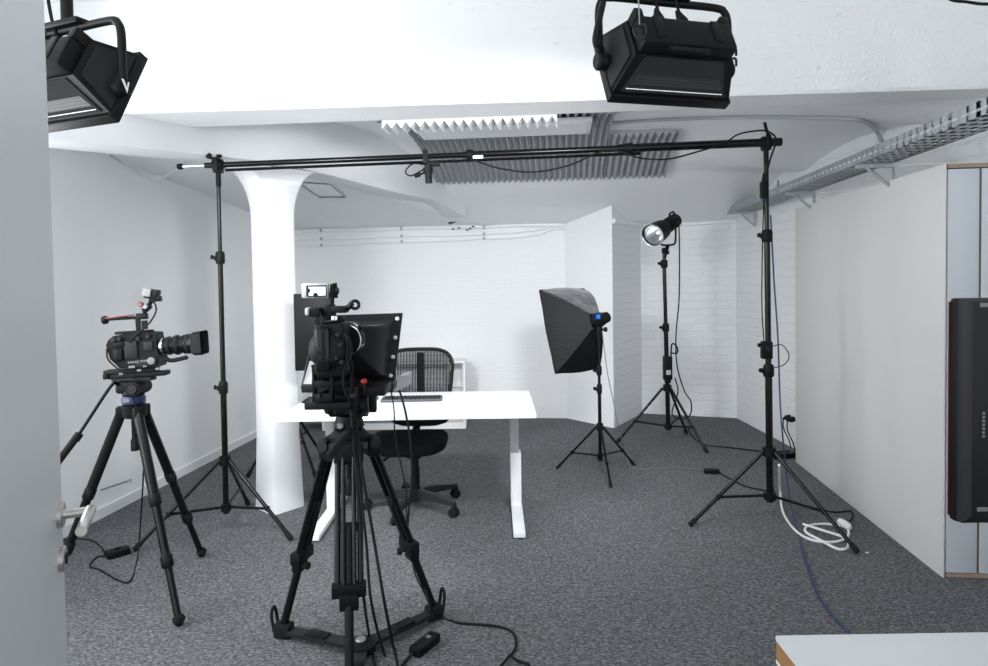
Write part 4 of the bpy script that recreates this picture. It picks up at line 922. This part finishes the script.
# television seen from behind
tv = thing('television', 'black television seen from behind at the right edge', 'television', (1.80, 1.9, .79))
zt, zb = 1.423, .77; xl = 1.337
MB().box((xl+.5, 1.905, (zt+zb)/2), (1.0, .03, zt-zb), bevel=.006).build('panel', plastic, tv)
def tvr(y, i, b): return [(xl+i, y, zb+b), (xl+1-i, y, zb+b), (xl+1-i, y, zt-i*.4), (xl+i, y, zt-i*.4)]
MB().loft([tvr(1.891, .003, .002), tvr(1.872, .006, .004), tvr(1.855, .02, .03)]).build('back_shell', char, tv)
MB().box((xl+.001, 1.9215, (zt+zb)/2), (.006, .003, zt-zb-.02)).build('red_edge_strip', mat('dark_red', (.10, .015, .015), .4), tv)
for z, x in ((zt-.018, .055), (zb+.05, .05)): MB().box((xl+x, 1.8535, z), (.03, .002, .012)).build('sticker', dimmark, tv)
mk = MB()
for i in range(7): mk.box((xl+.052, 1.8535, 1.03+i*.011), (.007, .002, .007))
mk.build('lettering', dimmark, tv)
MB().box((xl+.5, 1.85, 1.1), (.25, .03, .25), bevel=.01).build('mount_plate', black, tv)
tvs = thing('television_stand', 'black floor stand behind the television at the right edge', 'stand', (xl+.5, 1.78, 0))
MB().box((xl+.5, 1.79, .62), (.07, .05, 1.2), bevel=.008).build('column', black, tvs)
MB().box((xl+.5, 1.85, 1.1), (.24, .06, .06)).build('bracket', black, tvs) if False else None
MB().box((xl+.5, 1.76, .015), (.5, .4, .03), bevel=.008).build('base', black, tvs)
MB().box((xl+.5, 1.825, 1.1), (.14, .022, .14)).build('bracket', black, tvs)

# ------------------------------------------------------------------ cables and plugs on the right
cable('network_cable', 'blue cable running down the right stand and over the carpet', [D(770.5, 215, 3.93), D(774, 280, 3.935), D(778, 340, 3.93), D(780, 400, 3.92), D(783, 440, 3.9), F(786, 470, .25), F(790, 500, .08), F(796, 525, .006), F(802, 548, .006), F(810, 575, .006), F(820, 598, .006), F(834, 617, .006), F(848, 632, .006), F(870, 655, .006)], .0048, bluecab)
pts = [D(779, 465, 3.85), F(780, 490, .06), F(783, 512, .008), F(795, 530, .007), F(812, 540, .007), F(835, 542, .007), F(848, 536, .007), F(845, 527, .012), F(825, 524, .007), F(808, 526, .012), F(806, 532, .018), F(820, 540, .014), F(838, 549, .007), F(848, 547, .007), F(845, 538, .018), F(825, 531, .02), F(803, 524, .02)]
cable('white_cable', 'white power cable coiled on the carpet by the right stand', pts, .0075, whitecab)
pg = thing('white_plug', 'white plug at the end of the coiled white cable', 'plug', F(846, 524, .0)); b = F(846, 526, .03)
MB().rev(b+V((.01, -.03, 0)), b+V((-.01, .05, .01)), [(0, .012), (.02, .022), (.06, .022), (.085, .018)], 12).build('shell', whitecab, pg); MB().cyl(b+V((-.012, .05, .018)), b+V((-.016, .072, .018)), .004).cyl(b+V((-.001, .05, .018)), b+V((-.005, .072, .018)), .004).build('pin', chrome, pg)
cable('floor_lead', 'short black lead looping on the carpet against the cream panel', [F(800, 505, .007), F(820, 510, .007), F(837, 512, .007), F(850, 511, .012), F(853, 516, .015), F(850, 521, .012), F(846, 524, .03)], .005, rubber)
for i, (px, py) in enumerate(((786.5, 417), (790.5, 419))):
    q_ = D(px, py, 5.62-.14*i); g = thing('wall_plug', ('left' if i == 0 else 'right')+' one of two black plugs in the brick wall beside the cream panel', 'plug', q_, 'plugs in the brick wall')
    MB().rev(q_+V((.03, 0, .0)), q_+V((-.03, -.01, -.01)), [(0, .022), (.03, .024), (.055, .012), (.07, .006)], 12).build('body', plastic, g)
    cable_part([q_+V((-.03, -.01, -.01)), q_+V((-.035, -.02, -.09)), q_+V((.01, -.03, -.2)), q_+V((.035, -.03, -.3)), F(799+i, 452+2*i, .03)], .005, rubber, g, 'lead')
MB_s = thing('socket_plate', 'small white double socket plate behind the black plugs', 'socket', R3(1.975, 5.78, .36))
MB().box(R3(1.968, 5.72, .45), (.012, .16, .085), rz=-YAW+.12, bevel=.003).build('plate', whitemet, MB_s)
pst = thing('power_strip', 'black power strip on the carpet at the end of the cream panel', 'power strip', F(786, 455, 0)); b = F(786, 455.5, .022)
MB().box(b, (.24, .05, .04), rz=.2, bevel=.006).build('case', plastic, pst)
for i in (-1, 0, 1): MB().cyl(b+V((i*.07, i*.014, .018)), b+V((i*.07, i*.014, .0215)), .018).build('outlet', rubber, pst)
solo(MB().box(F(867, 552.5, .002), (.018, .009, .002), rz=.3), 'paper_scrap', 'tiny white scrap on the carpet right of the right stand', 'scrap', mark, F(867, 552.5, 0))
# thin bar on the left wall
wb = thing('wall_bar', 'thin grey metal bar sticking out low on the left wall', 'bar', room(X0, 4.0, .3))
q1, q2 = D(104, 489.5, 3.95), D(130, 481, 3.75)
qw = room(X0+.005, 4.02, .3); d = ray(101, 490); 
tq = 3.0
while (RZ @ (V((0, 0, EYE))+d*tq)).x > X0+.006 and tq < 8: tq += .005
qa = V((0, 0, EYE))+d*tq; d2 = ray(130, 480.5); qb = V((0, 0, EYE))+d2*(qa.y*1.0/d2.y)
MB().tube([qa, qb], .006, 6).build('rod', greymet, wb); MB().box(qb, (.02, .012, .02), bevel=.002).build('tip', greypl, wb)
# hook-shaped wire where the ceiling meets the left wall
cable('ceiling_wire', 'thin white wire sagging where the left wall meets the ceiling', [D(110, 155.5, 4.25), D(130, 167, 4.2), D(145, 176, 4.2), D(160, 178.5, 4.2), D(175, 171, 4.1), D(183, 168, 4.0)], .006, greypl)

# ================================================================== FILM LIGHTS OVERHEAD
def film_light(label, anchor_loc, anchor, yaw, tilt, dirs, logo_side, pz0=0.):
    R = Mx.Rotation(yaw, 4, 'Z') @ Mx.Rotation(-tilt, 4, 'X')
    O = V(anchor)-R.to_3x3() @ V(anchor_loc); T = Mx.Translation(O) @ R
    Y = Mx.Translation(O) @ Mx.Rotation(yaw, 4, 'Z')       # yoke frame: stays upright
    piv = R.to_3x3() @ V((0, -.03, pz0)); piv = Mx.Rotation(-yaw, 3, 'Z') @ piv
    t = thing('film_light', label, 'light', O+V((0, 0, .3)), 'film lights hanging from the ceiling')
    def rect(y, w, zb_, zt_): return [(-w, y, zb_), (w, y, zb_), (w, y, zt_), (-w, y, zt_)]
    W = .215; HH = .12
    MB(T).loft([rect(-.135, .170, -.066, .07), rect(-.02, W-.006, -HH+.006, HH-.006), rect(-.012, W-.006, -HH+.006, HH-.006)]).build('housing', black, t, sharp=10)
    fl_ = MB(T)
    for a, b in (((0, 0, -HH), (2*W, .034, .012)), ((0, 0, HH), (2*W, .034, .012)), ((-W+.005, 0, 0), (.012, .034, 2*HH)), ((W-.005, 0, 0), (.012, .034, 2*HH))): fl_.box(a, b, bevel=.002)
    fl_.build('front_frame', black, t)
    MB(T).box((0, -.004, 0), (2*W-.02, .006, 2*HH-.02)).build('diffuser', diffm, t)
    # bottom/rear panel with vent holes and a row of light leaks
    a0, a1 = V((0, -.022, -HH+.0055)), V((0, -.135, -.0665)); dv = (a1-a0); nn = V((0, -dv.z, dv.y)).normalized()
    if nn.z > 0: nn = -nn
    def bp_(u, w, o=.003): return a0+dv*u+V((w, 0, 0))+nn*o
    MB(T).loft([[bp_(.03, -.185), bp_(.03, .185), bp_(.03, .185, 0), bp_(.03, -.185, 0)], [bp_(.97, -.135), bp_(.97, .135), bp_(.97, .135, 0), bp_(.97, -.135, 0)]]).build('back_panel', mat('dark_grey_panel', (.028, .029, .031), .85, spec=.08), t)
    Ti = T.inverted()
    def uv(co, f): l = Ti @ co; return (l.x, (l-a0).dot(dv)/dv.length)
    MB(T).loft([[bp_(.22, -.165, .0045), bp_(.22, .165, .0045), bp_(.22, .165, .002), bp_(.22, -.165, .002)], [bp_(.50, -.145, .0045), bp_(.50, .145, .0045), bp_(.50, .145, .002), bp_(.50, -.145, .002)]]).build('vent_grille', perf, t, uv=uv)
    lk = MB(T)
    for i in range(44):
        w = -.168+i*.336/43; p = bp_(.12, w, .0042); lk.prism([p+V((-.002, 0, 0))-dv*.009, p+V((.002, 0, 0))-dv*.009, p+V((.002, 0, 0))+dv*.009, p+V((-.002, 0, 0))+dv*.009], nn*.001)
    lk.build('light_slots', ledsl, t)
    # electronics box on the back, ribs, handle
    MB(T).box((0, -.155, -.008), (.325, .06, .11), bevel=.014).box((0, -.10, .06), (.29, .10, .03), bevel=.008).build('power_supply', plastic, t)
    rb = MB(T)
    for i in range(18): rb.box((-.127+i*.015, -.11, .077), (.004, .075, .01))
    for s in (-1, 1): rb.box((s*.15, -.12, .06), (.03, .12, .04), bevel=.006); rb.box((s*.10, -.184, .0), (.03, .012, .085), bevel=.004)
    rb.build('cooling_fins', black, t)
    MB(T).tube(smooth_path([(-.075, -.16, -.05), (-.055, -.17, -.07), (-.03, -.175, -.078), (.03, -.175, -.078), (.055, -.17, -.07), (.075, -.16, -.05)], 5), .010, 8).build('carry_handle', plastic, t)
    for s in (-1, 1):
        sp_ = MB(T).prism([(s*(W-.006), -.02, -HH+.02), (s*(W-.006), -.02, HH-.02), (s*.177, -.12, .06), (s*.177, -.12, -.055)], (s*.004, 0, 0)).build('side_panel', char, t)
    # yoke
    px_ = W+.02; py_, pz_ = piv.y, piv.z; top = pz_+.205
    yk = MB(Y)
    path = smooth_path([(-px_, py_, pz_-.01), (-px_, py_, pz_+.08), (-px_, py_, top-.05), (-px_+.012, py_, top-.014), (-px_+.05, py_, top), (0, py_, top), (px_-.05, py_, top), (px_-.012, py_, top-.014), (px_, py_, top-.05), (px_, py_, pz_+.08), (px_, py_, pz_-.01)], 4)
    yk.tube(path, .0125, 10); yk = yk.build('yoke', black, t)
    MB(Y).box((0, py_, top+.014), (.16, .06, .02), bevel=.004).build('yoke_plate', black, t)
    MB(Y).cyl((0, py_, top+.02), (0, py_, 3.0-O.z), .018).build('hanging_pole', black, t)
    for s in (-1, 1):
        q_ = V((s*px_, py_, pz_)); MB(Y).rev(q_-V((s*.03, 0, 0)), q_+V((s*.02, 0, 0)), [(0, .02), (.012, .03), (.035, .03), (.042, .024)], 18).build('pivot_disc', plastic, t)
    if logo_side:
        q_ = V((px_-.02, py_-.0, pz_)); e = V((px_+.0135, py_, pz_))
        lg = MB(Y)
        lg.prism([e+V((0, -.016, .018)), e+V((0, -.008, .018)), e+V((0, .002, -.006)), e+V((0, .002, -.02))], (.002, 0, 0)).prism([e+V((0, .002, -.006)), e+V((0, .002, -.02)), e+V((0, .010, .012)), e+V((0, .006, .014))], (.002, 0, 0)); lg.build('letter_v_mark', mark, t)
    else:
        MB(Y).tube(smooth_path([(-px_, py_-.02, pz_+.03), (-px_-.02, py_-.045, pz_+.03), (-px_-.035, py_-.05, pz_+.05), (-px_-.012, py_-.06, pz_+.16)], 5), .010, 8).build('tilt_lever', black, t)
        for dz in (.03, .065): MB(Y).tube(smooth_path([(px_+.01, py_, pz_+dz+.012), (px_+.03, py_, pz_+dz+.012), (px_+.032, py_, pz_+dz-.012)], 4), .004, 6).build('side_hook', black, t)
        s0 = Y @ V((-px_+.11, py_-.03, top+.2)); s1 = T @ V((-.17, -.19, -.01))
        MB().tube([s0, s0.lerp(s1, .55)+V((.002, 0, 0)), s1], .0022, 6).build('safety_wire', greymet, t)
        MB().tube(smooth_path([s1, s1+V((-.02, -.01, -.005)), s1+V((-.018, -.012, -.03)), s1+V((.0, -.012, -.045)), s1+V((.016, -.01, -.03)), s1+V((.014, -.01, .0)), s1], 5), .0035, 6).build('carabiner', char, t)
    for dx, hgt in ((-.045, .075), (.045, .10)) if not logo_side else ((-.12, .08), (-.05, .095)):
        p = T @ V((dx, -.12, .085)); qq = Y @ V((dx*.8, py_, top-.01))
        MB().rev(p, qq, [(0, .018), (.02, .019), (.045, .013), (.07, .007)], 12).build('power_connector', rubber, t)
        MB().tube(smooth_path([p.lerp(qq, .3), p.lerp(qq, .7)+V((.004, 0, 0)), qq+V((-.01, -.02, .05)), qq+V((-.03, -.02, .2))], 5), .0055, 6).build('power_lead', rubber, t)
    # the lamp itself
    ld = bpy.data.lights.new('film_light_beam', 'AREA'); ld.shape = 'RECTANGLE'; ld.size = .38; ld.size_y = .28; ld.energy = dirs; ld.color = (.96, .98, 1.0); ld.spread = rad(95)
    lo = bpy.data.objects.new('film_light_beam', ld); C.objects.link(lo)
    lo.parent = t
    wm = RZ @ T @ Mx.Translation((0, .025, 0)) @ Mx.Rotation(rad(90), 4, 'X')     # area light shines along its -Z = local +Y
    lo.matrix_parent_inverse = Mx.Identity(4); lo.matrix_basis = (Mx.Translation(RZ @ BASE[t.name]) @ RZ).inverted() @ wm
    return t
film_light('black film light hanging from the ceiling at the upper right of centre', (.215, .0, -.125), D(728, 106, 2.2), rad(15), rad(26), 16, False)
film_light('black film light hanging at the upper left beside the door', (.215, .0, -.125), D(115, 119, 2.0), rad(-22), rad(26), 17, True, -.03)
cable('overhead_cable', 'black cable passing the top right corner of the room', [D(905, -60, 2.2)+V((0, 0, .62)), D(915, -40, 2.2), D(945, -4, 2.2), D(968, 2, 2.2), D(990, 4, 2.2), D(1030, 0, 2.2), D(1080, -25, 2.2)+V((0, .1, .3))], .005, rubber)

# ================================================================== LIGHT
w = bpy.data.worlds.new('world'); bpy.context.scene.world = w; w.use_nodes = True
w.node_tree.nodes['Background'].inputs[0].default_value = (.93, .97, 1.0, 1); w.node_tree.nodes['Background'].inputs[1].default_value = 1.7
wn = MB().box((X0+.01, 1.3, 1.70), (.02, 3.5, 1.9)).build('added_window_1', mat('added_window_pane', (.9, .95, 1.), .3), is_room=True); struct(wn)  # added window, out of view, put in to light the room from the left
fm = MB()
for z in (.74, 2.66): fm.box((X0+.025, 1.3, z), (.05, 3.6, .06))
for y in (-.47, 1.3, 3.07): fm.box((X0+.025, y, 1.7), (.05, .06, 1.98))
BASE['added_window_1'] = V((0, 0, 0)); fm.build('added_window_frame', whitemet, wn)
lw = bpy.data.lights.new('added_window_light', 'AREA'); lw.shape = 'RECTANGLE'; lw.size = 3.4; lw.size_y = 1.8; lw.energy = 95; lw.color = (.97, .985, 1.0)  # added fill light in front of the unseen left window
lwo = bpy.data.objects.new('added_window_light', lw); C.objects.link(lwo); lwo.location = (X0+.07, 1.3, 1.70); lwo.rotation_euler = (0, rad(-90), 0)
lwo.rotation_euler = Mx(((0, 0, -1), (1, 0, 0), (0, -1, 0))).transposed().to_euler() if False else (rad(90), 0, rad(-90))
vs_ = bpy.context.scene.view_settings; vs_.view_transform = 'Standard'; vs_.look = 'None'; vs_.gamma = 1; vs_.use_curve_mapping = False; vs_.exposure = .3
bpy.context.scene.cycles.max_bounces = 12; bpy.context.scene.cycles.diffuse_bounces = 8
